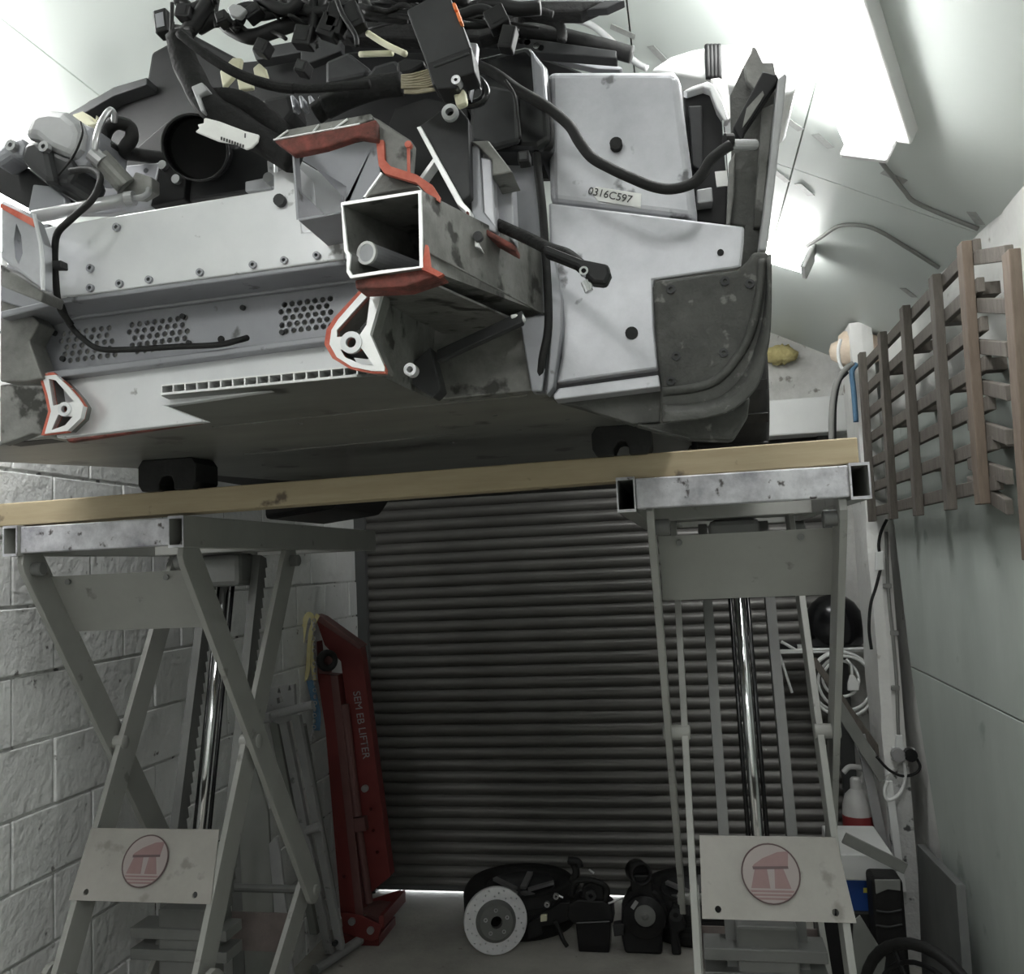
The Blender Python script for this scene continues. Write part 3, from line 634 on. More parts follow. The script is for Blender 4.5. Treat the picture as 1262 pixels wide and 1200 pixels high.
# --- arch liner (curved, moulded)
YK = YT-.02
ln = lab(slab('arch_liner', [(552,160),(566,134),(870,95),(905,60),(925,28),(985,30),(988,150),(982,300),(968,420),(935,530),(850,606),(760,638),(585,662),(582,545),(575,480)], YK, .02, 'liner', car, z7, bevel=.008, seg=3), 'dirty dark grey wheel arch liner')
for i, (a, off) in enumerate([([(590,548),(700,535),(790,505),(860,430),(915,330),(950,180),(960,60)], .012)]):
    MB().tube(spline(pxs([(x, y, YK-.002) for x, y in a], None, z7)), .009, 8).build('liner_rib', 'liner', ln, smooth=True)
sk = pxs([(590,600),(720,592),(820,560),(900,470),(950,340),(975,200),(980,60)], YK-.004, z7); sk2 = pxs([(590,660),(740,645),(850,610),(935,530),(968,420),(985,300),(988,40)], YK-.035, z7)
A_, B_ = spline(sk, 5), spline(sk2, 5); n_ = len(A_)
MB().add(A_+B_, [(i, i+1, i+1+n_, i+n_) for i in range(n_-1)]).build('liner_skirt', 'liner', ln, smooth=True, solid=.006)
for p in ((620,168),(820,138),(640,415),(815,403),(620,508),(912,148)): ring('liner_clip', p, YK-.004, 5.5, 2.5, .006, 'dgrey', ln, z7, 14)
slab('lower_liner', [(585,664),(850,612),(915,560),(905,640),(850,728),(690,722),(480,668)], YK+.03, .05, 'liner', car, z7, bevel=.01)
cable('lower_seam', [(500,668),(600,700),(690,722)], .0022, 'liner', car, YK+.025, z7)
# front wheel behind the liner
wc = Vector((.15, 2.90, 2.667))
wheel = lab(MB().lathe(wc-Vector((.11,0,0)), (1,0,0), [(.20,.0),(.27,-.002),(.325,.015),(.338,.05),(.338,.17),(.325,.205),(.27,.222),(.20,.22)], 40, close=True).build('front_tyre', 'rubber', car, smooth=True), 'black front tyre half hidden by the liner')
for k in range(22):
    a = 2*math.pi*k/22; dd = Vector((0, math.cos(a), math.sin(a)))
    MB().obox(wc+dd*.339+Vector((-.1,0,0)), wc+dd*.339+Vector((.1,0,0)), Vector((0,-dd.z,dd.y))*.014, dd*.004).build('tread_block', 'rubber', wheel)
MB().lathe(wc-Vector((.08,0,0)), (1,0,0), [(.05,0),(.2,.0),(.2,.16),(.05,.16)], 24, close=True).build('wheel_rim', 'dgrey', wheel)
# --- fender inner with bright outer edge
fd = lab(slab('fender_inner', [(840,350),(890,240),(930,250),(945,290),(1010,270),(1025,300),(975,700),(945,925),(900,990),(880,985),(893,836),(830,825),(845,560)], 1.86, .02, 'liner', car, z3), 'dark dirty inside of the fender')
lab(MB().prism(pxs([(1038,268,1.80),(1050,275,1.80),(1048,300,1.80),(988,830,1.80),(975,925,1.80),(955,925,1.80),(945,920,1.80),(985,600,1.80),(1015,290,1.80)], None, z3), (0,.5,0)).build('fender_edge', 'cast', car, bevel=.004), 'pale outer edge of the fender')
slab('fender_tab', [(915,195),(922,168),(935,175),(962,230),(1000,228),(1008,275),(930,330),(900,300),(890,240)], 1.83, .02, 'aludirty', car, z3)
slab('fender_brace', [(850,470),(960,262),(1010,275),(1020,290),(900,470),(880,520)], 1.80, .03, 'black', car, z3)
lab(slab('brace_scrape', [(885,470),(900,400),(960,335),(965,350),(915,430)], 1.796, .004, 'aludirty', car, z3, bevel=0), 'scraped patch')
slab('fender_rib', [(958,400),(1005,380),(955,840),(925,840)], 1.845, .02, 'aludirty', car, z3)
slab('fender_rib', [(835,600),(858,560),(855,700),(840,830),(825,830)], 1.845, .02, 'aludirty', car, z3)
lab(MB().tube(pxs([(842,535,1.74),(930,535,1.80)], None, z3), .0105, 14).build('sensor_body', 'cast', car), 'grey round sensor')
MB().tube(pxs([(818,520,1.735),(848,520,1.74)], None, z3), .014, 14).build('sensor_boot', 'rubber', car)
slab('hinge_block', [(665,330),(780,325),(800,400),(820,440),(832,640),(825,830),(720,820),(690,600)], 1.92, .08, 'black', car, z3)
slab('hinge_plate', [(685,390),(735,388),(740,640),(700,610)], 1.90, .02, 'dgrey', car, z3)
lab(slab('lamp_bracket', [(665,335),(700,318),(755,300),(780,310),(815,380),(835,440),(820,448),(790,400),(765,330),(740,322),(680,340)], 1.89, .03, 'whitebody', car, z3), 'white curved bracket')
slab('bracket_tip', [(765,290),(800,285),(830,310),(838,370),(842,440),(825,440),(800,350)], 1.93, .02, 'paper', car, z3)
slab('tag_square', [(783,634),(828,630),(832,685),(790,690)], 1.88, .004, 'paper', car, z3, bevel=0)
slab('actuator', [(715,700),(772,690),(776,745),(718,752)], 1.88, .04, 'cast', car, z3)
MB().tube(pxs([(810,445,1.88),(825,630,1.88)], None, z3), .002, 6).build('link_rod', 'chrome', car)
# --- white body panel with a black tape band
lab(slab('wing_panel', [(540,258),(620,205),(700,180),(760,168),(900,150),(990,155),(1060,170),(1085,200),(1095,280),(1085,335),(1050,352),(980,330),(840,320),(740,290),(660,275)], 2.35, .30, 'whitebody', car, z3, bevel=.045, seg=5, autos=.9), 'white rounded body panel')
bd = MB()
for k in range(4): bd.tube(spline(pxs([(755+k*14,168,2.33),(757+k*14,230,2.325),(760+k*13,292,2.33)], None, z3)), .008, 8)
lab(bd.build('tape_band', 'black', car, smooth=True), 'black band wrapped round the white panel')
# --- windscreen surround, wiper, cowl
lab(MB().tube(spline(pxs([(340,95,2.55),(430,112,2.55),(560,128,2.6),(680,165,2.6),(800,260,2.6),(960,400,2.6),(1040,445,2.6)], None, zG)), .010, 8).build('screen_rubber', 'cast', car, smooth=True), 'grey screen edge trim')
slab('scuttle_panel', [(330,340),(420,285),(560,290),(700,340),(880,440),(860,452),(720,448),(340,360)], 2.3, .03, 'alusat', car, zG)
lab(cable('wiper_arm', [(0,190,2.1),(140,190,2.1),(300,205,2.1),(480,235,2.1),(620,270,2.1),(780,310,2.1),(900,345,2.1),(940,355,2.1)], .021, 'rubber', car, None, zG), 'thick black foam covered wiper arm')
cable('wiper_link', [(180,90,2.05),(300,110,2.05),(420,135,2.05),(475,170,2.05),(490,230,2.05),(485,265,2.05)], .012, 'rubber', car, None, zG)
for p in ((225,265),(262,272),(320,295),(350,310)): dot('screen_bolt', p, 2.08, 3.6, .03, 'chrome', car, zG)
slab('clip_block', [(120,170),(150,175),(172,270),(110,300),(80,230)], 2.0, .03, 'black', car, zG)
# --- black cowl and covers behind the wiring
slab('cowl', [(75,147),(110,122),(140,108),(181,96),(186,64),(212,50),(235,40),(300,75),(345,70),(420,62),(560,55),(640,60),(700,80),(720,88),(700,200),(560,205),(360,215),(205,235),(120,250),(60,240)], 2.15, .12, 'black', car, bevel=.01)
slab('cowl_lip', [(80,142),(140,107),(181,95),(181,104),(140,118),(92,146)], 2.10, .05, 'dgrey', car)
slab('cowl_beam', [(310,60),(430,38),(560,40),(660,48),(760,62),(760,72),(560,56),(430,54),(315,74)], 2.08, .04, 'dgrey', car)
slab('bonnet_cover', [(318,0),(748,0),(735,6),(715,15),(690,15),(640,14),(632,34),(590,46),(520,48),(430,46),(400,40),(372,42),(362,20),(340,10)], 2.0, .05, 'soft', car, bevel=.01)
slab('cover_tip', [(722,12),(745,0),(770,0),(748,10)], 1.98, .03, 'dgrey', car)
slab('duct_box', [(0,395),(150,330),(300,445),(270,490),(0,540)], 1.95, .10, 'dgrey', car, zF, bevel=.01)
slab('duct_cover', [(240,520),(320,420),(460,378),(520,470),(420,520)], 1.9, .06, 'dgrey', car, zF, bevel=.01)
slab('inner_plate', [(1000,290),(1070,230),(1262,255),(1262,300),(1262,330),(1000,430)], 1.98, .03, 'dgrey', car, zoom(180,0,5.26))
slab('lower_cavity', [(130,215),(205,150),(300,150),(340,185),(338,232),(225,250),(150,240)], 1.75, .04, 'black', car)
slab('cavity_plate', [(228,190),(300,180),(335,190),(335,232),(230,248)], 1.66, .05, 'dgrey', car, bevel=.006)
lab(slab('cavity_bracket', [(905,670),(1005,650),(1003,695),(905,708)], 1.6, .03, 'alu', car, z1), 'small silver bracket')
slab('frame_tab', [(985,590),(1012,600),(1015,640),(990,660)], 1.58, .02, 'alubright', car, z1)
dot('frame_bolt', (990,655), 1.57, 6, .02, 'cast', car, z1)
mp_ = slab('mount_plate', [(470,610),(590,600),(555,765),(400,790),(230,790),(330,640)], 1.66, .02, 'alu', car, z1)
slab('mount_block', [(590,600),(690,640),(680,735),(555,762)], 1.64, .04, 'black', car, z1)
for p in ((598,608),(648,660)): dot('frame_bolt', p, 1.63, 5, .015, 'steel', car, z1)
cut(mp_, bores([((540,630), 3)], 1.66, .15, z1))
# duct pipe
c = at(*z1(720,545), 1.52); ax = (at(*z1(770,560), 1.75)-c).normalized(); s_ = (c-CAM).length/FPX
lab(MB().lathe(c, ax, [(33*s_,0),(35*s_,0),(36*s_,.05),(36*s_,.2),(33*s_,.2)], 32, close=True).build('duct_pipe', 'gloss', car, smooth=True), 'round black duct opening')
MB().lathe(c+ax*.12, ax, [(34*s_,0),(34*s_,.01)], 28).build('duct_inside', 'black', car)
# --- bare motor on its mount
mt = lab(slab('motor_case', [(110,170),(160,50),(200,20),(270,10),(350,20),(420,80),(445,140),(430,230),(380,290),(260,240),(190,180)], 1.50, .12, 'cast', car, zL, bevel=.018, seg=3), 'pale grey motor casting')
slab('motor_body', [(420,80),(500,110),(530,160),(510,290),(470,340),(400,350),(360,300),(440,200)], 1.52, .11, 'alusat', car, zL, bevel=.015, seg=3)
slab('motor_cap', [(130,200),(190,180),(260,240),(300,420),(240,420),(150,340),(100,290)], 1.49, .12, 'dgrey', car, zL, bevel=.012)
slab('motor_shell', [(240,230),(380,285),(420,360),(380,430),(280,430)], 1.505, .1, 'dgrey', car, zL, bevel=.01)
slab('motor_bracket', [(-30,250),(40,180),(110,165),(140,210),(120,280),(60,270),(0,310),(-40,330)], 1.50, .06, 'alusat', car, zL, bevel=.01)
slab('motor_yoke', [(-20,330),(50,280),(150,340),(250,420),(360,500),(340,545),(150,560),(120,545),(-20,470)], 1.56, .06, 'black', car, zL)
slab('motor_shield', [(180,430),(280,440),(355,500),(355,560),(150,580)], 1.54, .02, 'alusat', car, zL)
for p in ((55,215),(235,222)): 
    r1 = ring('motor_bolt', p, 1.485, 6, 2.5, .012, 'steel', car, zL, 10)
lab(slab('foam_scrap', [(395,50),(450,30),(500,60),(520,90),(525,50),(530,100),(480,110),(420,80)], 1.6, .03, 'cream', car, zL), 'yellowish foam scrap')
MB().tube(pxs([(545,285,1.52),(690,440,1.55)], None, zL), .021, 16).build('strut_body', 'aludirty', car, smooth=False)
MB().tube(pxs([(500,260,1.505),(560,310,1.515)], None, zL), .016, 12).build('strut_fitting', 'steel', car)
slab('strut_clamp', [(630,450),(700,440),(740,360),(830,390),(830,460),(760,500),(640,490)], 1.56, .03, 'aludirty', car, zL)
lab(MB().tube(pxs([(185,610,1.50),(700,512,1.53)], None, zL), .0125, 16).build('chrome_strut', 'steel', car, smooth=True), 'polished horizontal strut')
MB().tube(pxs([(690,514,1.528),(735,508,1.53)], None, zL), .0145, 16).build('strut_collar', 'cast', car)
cable('strut_pipe', [(735,508,1.53),(780,500,1.53),(810,480,1.54),(815,460,1.55)], .006, 'cast', car, None, zL)
lab(cable('steel_pipe', [(520,250,1.5),(525,180,1.5),(555,90,1.52),(600,25,1.54),(625,45,1.55),(625,90,1.56)], .006, 'steel', car, None, zL), 'bent steel pipe')
cable('rubber_hose', [(620,250,1.58),(570,200,1.58),(585,130,1.58),(640,95,1.58),(710,120,1.6),(720,180,1.6),(680,250,1.6),(760,270,1.65),(900,290,1.7)], .014, 'rubber', car, None, zL)
lab(cable('sensor_cable', [(385,360,1.48),(480,350,1.47),(540,375,1.46),(545,430,1.45),(500,520,1.44),(380,630,1.43),(315,700,1.44),(300,800,1.46),(305,950,1.48),(325,1100,1.5),(390,1200,1.53)], .0065, 'rubber', car, None, zL), 'thin black cable hanging across the panels')
cable('sensor_cable', [(225,220,1.53),(255,295,1.54),(310,355,1.55),(370,390,1.555),(470,392,1.56),(640,382,1.56),(800,375,1.56),(880,358,1.57),(915,348,1.59)], .0058, 'rubber', car, None, z5)
slab('cable_clip', [(280,845),(335,845),(338,890),(282,890)], 1.44, .02, 'black', car, zL)
cable('cable_tail', [(440,90,1.47),(450,160,1.46),(400,280,1.47),(320,380,1.5)], .0022, 'rubber', car, None, zL)
# --- other rail stub at the frame edge
rs_ = lab(slab('rail_stub', [(0,245),(28,258),(42,270),(52,300),(53,358),(0,318)], 1.42, .03, 'alu', car, bevel=.006), 'silver rail end with an oval hole')
MB().tube(pxs([(42,264),(50,300),(53,330),(53,358)], 1.415), .004, 6).build('stub_edge', 'alubright', car)
cut(rs_, through([(20,275),(26,290),(28,312),(23,326),(19,318),(17,295)], 1.42, .1))
slab('stub_red', [(0,250),(42,270),(42,280),(0,256)], 1.415, .006, 'redpaint', car, bevel=0)
slab('stub_base', [(0,325),(53,360),(50,372),(0,352)], 1.44, .06, 'aludirty', car)
# --- wiring harness
Hn = [  # name, pts(zoom px), Y, r, material, zoom, label
 ('corrugated_loom', [(215,215),(330,310),(440,385),(560,460),(700,520),(850,560),(1000,575),(1262,560),(1450,545)], 1.45, .0085, 'soft', z4, 'ribbed black conduit'),
 ('harness_trunk', [(215,240),(250,400),(310,520),(360,620),(450,720),(560,780),(700,880),(850,970),(960,1040)], 1.48, .026, 'soft', z4, 'thick taped wiring trunk'),
 ('harness_branch', [(420,640),(560,640),(680,690),(780,760),(880,860),(940,950)], 1.50, .020, 'soft', z4, None),
 ('harness_trunk', [(0,700),(120,640),(250,590),(360,560),(500,545)], 1.50, .022, 'soft', zF, 'thick taped wiring trunk'),
 ('harness_branch', [(-60,740),(0,700),(50,680)], 1.52, .02, 'soft', zF, None),
 ('harness_branch', [(250,230),(330,130),(400,20),(440,-60)], 1.6, .016, 'black', z4, None),
 ('harness_branch', [(330,180),(460,120),(560,190),(680,240),(820,200),(1000,140),(1262,110)], 1.62, .016, 'black', z4, None),
 ('harness_branch', [(600,80),(740,100),(870,75),(1000,60),(1100,80),(1262,40)], 1.6, .011, 'black', z4, None),
 ('harness_branch', [(720,-20),(830,40),(930,60),(1000,-10)], 1.58, .012, 'black', z4, None),
 ('harness_branch', [(560,200),(620,120),(600,60),(700,40),(740,90)], 1.6, .009, 'black', z4, None),
 ('harness_branch', [(200,40),(240,20),(300,60),(420,0)], 1.6, .012, 'black', z4, None),
 ('harness_branch', [(1080,-20),(1090,80),(1080,200),(1090,300)], 1.6, .010, 'black', z4, None),
 ('harness_branch', [(1150,-20),(1140,60),(1180,100),(1262,80)], 1.6, .009, 'black', z4, None),
 ('harness_branch', [(80,0),(120,100),(200,230),(210,300)], 1.55, .005, 'black', zF, None),
 ('harness_branch', [(170,20),(165,180),(160,260),(190,330),(230,480),(290,600)], 1.47, .004, 'rubber', z4, None),
 ('harness_branch', [(0,60),(100,70),(300,68),(520,66)], 1.7, .012, 'black', zF, None),
 ('harness_branch', [(30,150),(60,40),(150,30),(200,100)], 1.6, .01, 'black', zF, None),
 ('harness_branch', [(250,0),(300,80),(420,110),(560,100)], 1.66, .012, 'black', zF, None),
 ('bracket_hook', [(960,500),(1010,530),(1040,580),(1030,640),(980,670),(920,675)], 1.5, .009, 'gloss', zF, 'shiny black hook'),
 ('harness_branch', [(870,100),(1000,60),(1080,80),(1150,160),(1180,250)], 1.6, .010, 'black', zF, None),
 ('harness_branch', [(1000,30),(1150,40),(1262,60),(1400,50)], 1.62, .014, 'black', zF, None),
 ('headlamp_cable', [(-60,420),(60,480),(200,580),(340,660),(440,730),(540,820),(600,920),(680,1020),(800,1090),(940,1155),(1080,1210),(1200,1225),(1330,1190),(1400,1120),(1450,1040),(1520,980),(1580,940)], 1.62, .0105, 'rubber', zG, 'long black cable drooping across the silver panel'),
 ('thin_lead', [(120,520),(180,620),(200,760),(215,900)], 1.6, .003, 'rubber', zG, None),
]
for nm, pts, Y, r, m, f, lb in Hn:
    o = cable(nm, pts, r, m, car, Y, f)
    if lb: lab(o, lb)
rnd = random.Random(3)
for k in range(34):
    x0, y0 = rnd.uniform(1050, 2300), rnd.uniform(-40, 150); a = rnd.uniform(-.25, .2); L_ = rnd.uniform(150, 420); Y = rnd.uniform(1.62, 1.92); pts = []
    for q_ in range(5): pts.append((x0+L_*(q_-2)/2, y0+a*L_*(q_-2)/2+rnd.uniform(-38, 38), Y+rnd.uniform(-.03,.03)))
    cable('loose_wire' if k % 2 else 'harness_branch', pts, rnd.choice((.003,.004,.006,.009)), rnd.choice(('black','rubber','soft')), car, None, z4, 6, 5)
for k in range(12):
    x0, y0 = rnd.uniform(150, 1100), rnd.uniform(20, 260)
    cable('loose_wire', [(x0,y0,1.6),(x0+rnd.uniform(-80,80),y0+rnd.uniform(-90,60),1.58),(x0+rnd.uniform(-120,120),y0+rnd.uniform(-140,90),1.62)], rnd.choice((.003,.004,.006)), 'rubber', car, None, z4, 6, 5)
# corrugations on the conduit
q = spline(pxs([(380,345),(440,385),(560,460),(700,520),(850,560),(960,573)], 1.45, z4), 8); cg = MB()
for i in range(len(q)-1):
    for k in range(2):
        p = q[i].lerp(q[i+1], k/2); dd = (q[i+1]-q[i]).normalized(); cg.lathe(p-dd*.0012, dd, [(.0096,0),(.0096,.0024)], 10)
cg.build('conduit_ribs', 'soft', car)['kind'] = 'stuff'
# connectors
def connector(px, f, Y, w, h, rot=0, face='cast', d=.03):
    q = f(*px); c = at(q[0], q[1], Y); ca, sa = math.cos(rot), math.sin(rot)
    R = lambda u, v: c+Vector((u*ca-v*sa, 0, u*sa+v*ca))
    o = MB().prism([R(-w,-h),R(w,-h),R(w,h),R(-w,h)], (0,d,0)).build('connector', 'black', car, bevel=.003)
    MB().prism([R(-w*.6,-h*.6)-Vector((0,.001,0)),R(w*.6,-h*.6)-Vector((0,.001,0)),R(w*.6,h*.6)-Vector((0,.001,0)),R(-w*.6,h*.6)-Vector((0,.001,0))], (0,.003,0)).build('connector_face', face, o)
    return o
connector((90,130), z4, 1.5, .014, .024, .1, 'alusat')
connector((1000,420), z4, 1.5, .012, .012, -.4, 'dgrey')
connector((235,1010), zG, 1.58, .011, .011, 0, 'dgrey')
for p, w_, h_ in (((740,290),.014,.014),((1010,220),.02,.02),((230,60),.016,.014),((480,100),.012,.012),((680,60),.018,.012),((1180,150),.02,.024)): connector(p, z4, 1.57, w_, h_, random.uniform(-.5,.5), 'black')
for p, w_, h_ in (((60,110),.02,.03),((170,90),.018,.028),((1110,100),.02,.02),((1180,230),.014,.022)): connector(p, zF, 1.57, w_, h_, random.uniform(-.4,.4), 'black')
slab('connector_clip', [(525,50),(560,20),(610,30),(650,60),(600,110),(540,95)], 1.56, .015, 'cast', car, z4)
for pts in ([(475,460),(560,370),(620,375),(610,430),(580,480),(495,575)], [(585,505),(690,540),(690,570),(600,580)], [(690,440),(730,405),(770,440),(790,510),(700,490)]):
    lab(slab('foam_tag', pts, 1.62, .012, 'cream', car, z4), 'pale yellow foam tag')
slab('silver_wrap', [(290,560),(360,530),(400,580),(340,620),(370,720),(355,725)], 1.445, .02, 'cast', car, z4)
# barcode label on harness
lb_ = lab(slab('harness_label', [(265,195),(300,190),(500,240),(900,390),(1120,450),(1100,560),(1010,650),(920,680),(760,600),(480,550),(130,405),(190,350),(165,290),(260,270)], 1.44, .006, 'paper', car, zoom(230,130,12.62), bevel=.002), 'white paper label wrapped on the harness')
for k in range(9):
    x = 530+k*42; y = 515+k*15
    slab('label_print', [(x,y-32),(x+24,y-26),(x+20,y+22),(x-4,y+16)], 1.4385, .001, 'ink', lb_, zoom(230,130,12.62), bevel=0)
slab('label_print', [(900,430),(918,432),(914,500),(897,497)], 1.4385, .001, 'ink', lb_, zoom(230,130,12.62), bevel=0)
# hose clamps
for x in (930,985,1045,1110):
    slab('hose_clamp', [(x,615+(x-930)*.05),(x+22,612),(x+40,690),(x+18,705)], 1.7, .03, 'alusat', car, z4)
slab('resonator', [(740,640),(930,600),(960,720),(900,800),(760,780)], 1.75, .08, 'black', car, z4, bevel=.01)
# fuse box
fb = lab(slab('fuse_box', [(527,62),(680,-20),(815,-20),(900,170),(945,300),(955,330),(972,460),(700,560),(655,400)], 1.42, .045, 'dgrey', car, zF, bevel=.004), 'black fuse box hanging by its wires')
slab('fuse_box_base', [(660,410),(950,300),(975,470),(880,500),(860,570),(730,580),(690,500)], 1.41, .05, 'black', fb, zF)
slab('fuse_box_lip', [(700,420),(935,330),(940,350),(705,440)], 1.407, .01, 'dgrey', fb, zF)
for pts in ([(822,15),(845,8),(865,60),(840,65)], [(845,75),(868,68),(892,135),(870,140)]): lab(slab('orange_clip', pts, 1.405, .02, 'orange', fb, zF), 'orange clip')
ring('fuse_box_bolt', (850,515), 1.405, 5.5, 2, .02, 'steel', fb, zF, 12)
lab(slab('cream_sleeve', [(828,590),(905,565),(922,660),(852,688)], 1.43, .02, 'cream', car, zF, bevel=.006), 'cream plastic sleeve')
slab('box_bracket', [(930,270),(990,275),(975,460),(960,520),(940,640),(925,560)], 1.46, .02, 'alusat', car, zF)
slab('connector_shell', [(460,400),(520,370),(640,380),(650,420),(560,470),(470,490)], 1.55, .05, 'black', car, zF, bevel=.01)
for k in range(11):
    y = 490+k*11; ye = 440+k*15
    cable('wire', [(500,y,1.48),(570,y-8+(k%3)*6,1.46),(650,ye+20,1.45),(712,ye,1.44)] if k < 8 else [(520,y,1.48),(600,y+2,1.46),(720,575+(k-8)*4,1.44)], .0024, 'wire', car, None, zF, 6)
lab(cable('cream_rod', [(280,215,1.6),(400,290,1.58),(525,350,1.56)], .006, 'cream', car, None, zF), 'cream plastic rod')
cable('cream_rod', [(230,352,1.62),(440,345,1.6)], .006, 'cream', car, None, zF)
lab(MB().prism([(.10,3.27,2.49),(.20,3.27,2.62),(.21,3.27,2.95),(.12,3.27,3.12),(-.2,3.27,3.2),(-.25,3.27,3.1),(.06,3.27,2.9),(.06,3.27,2.49)], (0,1.5,0)).build('body_side', 'cast', car, bevel=.02, seg=3), 'silver body side behind the wheel')
MB().prism([(-.05,2.5,3.05),(.16,2.5,3.05),(.16,2.5,3.10),(-.05,2.5,3.12)], (0,.5,0)).build('wing_bracket', 'cast', car, bevel=.01)
# rear underside mass far behind the beam
MB().prism([(-1.72,3.45,2.33),(-1.42,3.45,2.36),(-1.36,3.45,2.44),(-1.36,3.45,2.50),(-1.72,3.45,2.50)], (0,.6,0)).build('rear_undertray', 'black', car, bevel=.02)
MB().prism([(-1.78,2.6,2.47),(0.02,2.6,2.47),(.02,2.6,2.95),(-.25,2.6,3.05),(-1.45,2.6,3.05),(-1.85,2.6,2.95)], (0,2.1,0)).build('body_tub', 'black', car, bevel=.02)

# ================================================================ WOODEN TRELLIS ON THE LINED WALL
tl = thing('wooden_trellis', 'weathered wooden trellis of upright and level battens hung on the green boards', 'trellis', (.97, 3.9, 2.25))
XT = .945
ups = [((1062,435),(1073,643)),((1087,410),(1098,640)),((1115,378),(1129,636)),((1152,340),(1168,629)),((1188,300),(1207,622)),((1246,310),(1264,690))]
uy = []
for i, (a, b) in enumerate(ups):
    A, B = at(*a, X=XT), at(*b, X=XT); y = (A.y+B.y)/2; uy.append(y)
    MB().obox(A, Vector((XT, A.y+(B.y-A.y)*.6, B.z)), Vector((0,.03,0)), Vector((.016,0,0))).build('upright_batten', 'warmwood' if i in (4,5) else 'oldwood', tl, bevel=.003)
for k in range(7):
    z = 2.285+k*.127
    MB().box(XT+.016, XT+.04, uy[4]-.08, uy[0]+.12, z-.024, z+.024).build('level_batten', 'oldwood', tl, bevel=.003)
for (ya, yb) in ((318,312),(376,377),(426,430),(474,483),(523,537),(571,586),(597,622)):
    A, B = at(1200,ya,X=XT+.03), at(1240,yb,X=XT+.03); e = (B-A).normalized()*.03
    MB().obox(A-e, B+e, Vector((0,0,.024)), Vector((.012,0,0))).build('level_batten', 'oldwood', tl, bevel=.003)
for i in range(1, 5):
    for z in (2.42, 2.67, 2.92): MB().box(XT+.04, XG+.001, uy[i]-.03, uy[i]+.03, z-.02, z+.02).build('spacer_block', 'oldwood', tl)
MB().box(XT+.016, XG+.001, uy[5]-.03, uy[5]+.03, 2.45, 2.5).build('spacer_block', 'oldwood', tl)

# ================================================================ RED HOIST AND LEANING THINGS
def floor_y(x, Y):
    lo, hi = 700, 3000
    for _ in range(40):
        m_ = (lo+hi)/2
        if at(x, m_, Y).z > 0: lo = m_
        else: hi = m_
    return lo
YH = 4.95
h0 = at(455,1150,YH); 
ho = thing('engine_hoist', 'folded red workshop hoist standing by the shutter with white lettering on its boom', 'hoist', (h0.x, YH+.1, 0))
ma_ = lab(slab('mast', [(390,790),(393,830),(416,832),(447,1130),(420,1130),(401,900),(391,832)], YH, .09, 'red', ho), 'dark red mast')
slab('mast_edge', [(407,832),(416,832),(448,1128),(438,1128)], YH-.012, .012, 'reddull', ho)
bo_ = slab('boom', [(388,760),(396,762),(444,796),(446,806),(481,1080),(457,1100),(420,815),(400,795)], YH+.05, .08, 'red', ho)
slab('boom_top', [(388,757),(396,760),(446,796),(442,800),(392,766)], YH+.04, .10, 'reddull', ho)
MB().tube(pxs([(424,868),(440,1005)], YH+.02), .028, 12).build('ram_cylinder', 'reddull', ho, smooth=False)
MB().tube(pxs([(441,1010),(455,1112)], YH+.03), .022, 12).build('ram_rod', 'reddull', ho)
slab('ram_clamp', [(434,1009),(449,1007),(451,1024),(437,1026)], YH-.01, .05, 'reddull', ho)
c = at(407,813,YH-.03)
MB().lathe(c-Vector((.02,.02,0)), Vector((1,-.9,0)), [(.028,0),(.05,-.002),(.062,.008),(.062,.032),(.05,.042),(.028,.04)], 22, close=True).build('caster_wheel', 'rubber', ho, smooth=True)
slab('caster_fork', [(392,825),(397,812),(404,806),(412,812),(406,830),(393,830)], YH-.05, .03, 'reddull', ho)
yf = floor_y(440, YH-.06)
slab('foot_side', [(420,1124),(445,1128),(470,1140),(466,1156),(459,1160),(423,1150)], YH-.06, .012, 'red', ho)
A = [at(470,1136,YH-.05), at(497,1104,YH+.35)]
MB().obox(A[0], A[1], Vector((0,0,.035)), Vector((.012,.008,0))).build('foot_arm', 'red', ho, bevel=.003)
MB().obox(at(440,1120,YH+.1), at(492,1103,YH+.4), Vector((0,0,.03)), Vector((.01,.01,0))).build('foot_arm', 'red', ho, bevel=.003)
lab(MB().prism(pxs([(446,1120,YH),(458,1108,YH+.25),(484,1111,YH+.25),(470,1134,YH)]), (0,0,-.02)).build('foot_tray', 'reddull', ho), 'dusty foot tray')
for x, y in ((449,972),(433,1136),(456,1147)): dot('hoist_bolt', (x,y), YH-.075, 4, .02, 'steel', ho)
cut(bo_, bores([((457,997),2),((460,1023),2),((465,1050),2)], YH+.05, .2))
cut(ma_, bores([((424,1080),2)], YH, .2))
MB().box(at(440,1100,YH).x-.15, at(440,1100,YH).x+.12, YH, YH+.3, 0, .05).build('base_frame', 'red', ho, bevel=.005)
e1 = (at(452,945,YH+.045)-at(437,845,YH+.045)).normalized(); e2 = Vector((-e1.z,0,e1.x)); cc = at(445,893,YH+.044)
e2 = Vector((e1.z*-1,0,e1.x)); 
if e2.x < 0: e2 = -e2
text_mesh('boom_lettering', 'SEM EB LIFTER', .062, Matrix(((e1.x,e2.x,0,cc.x),(0,0,-1,cc.y),(e1.z,e2.z,0,cc.z),(0,0,0,1))), 'stand', ho)
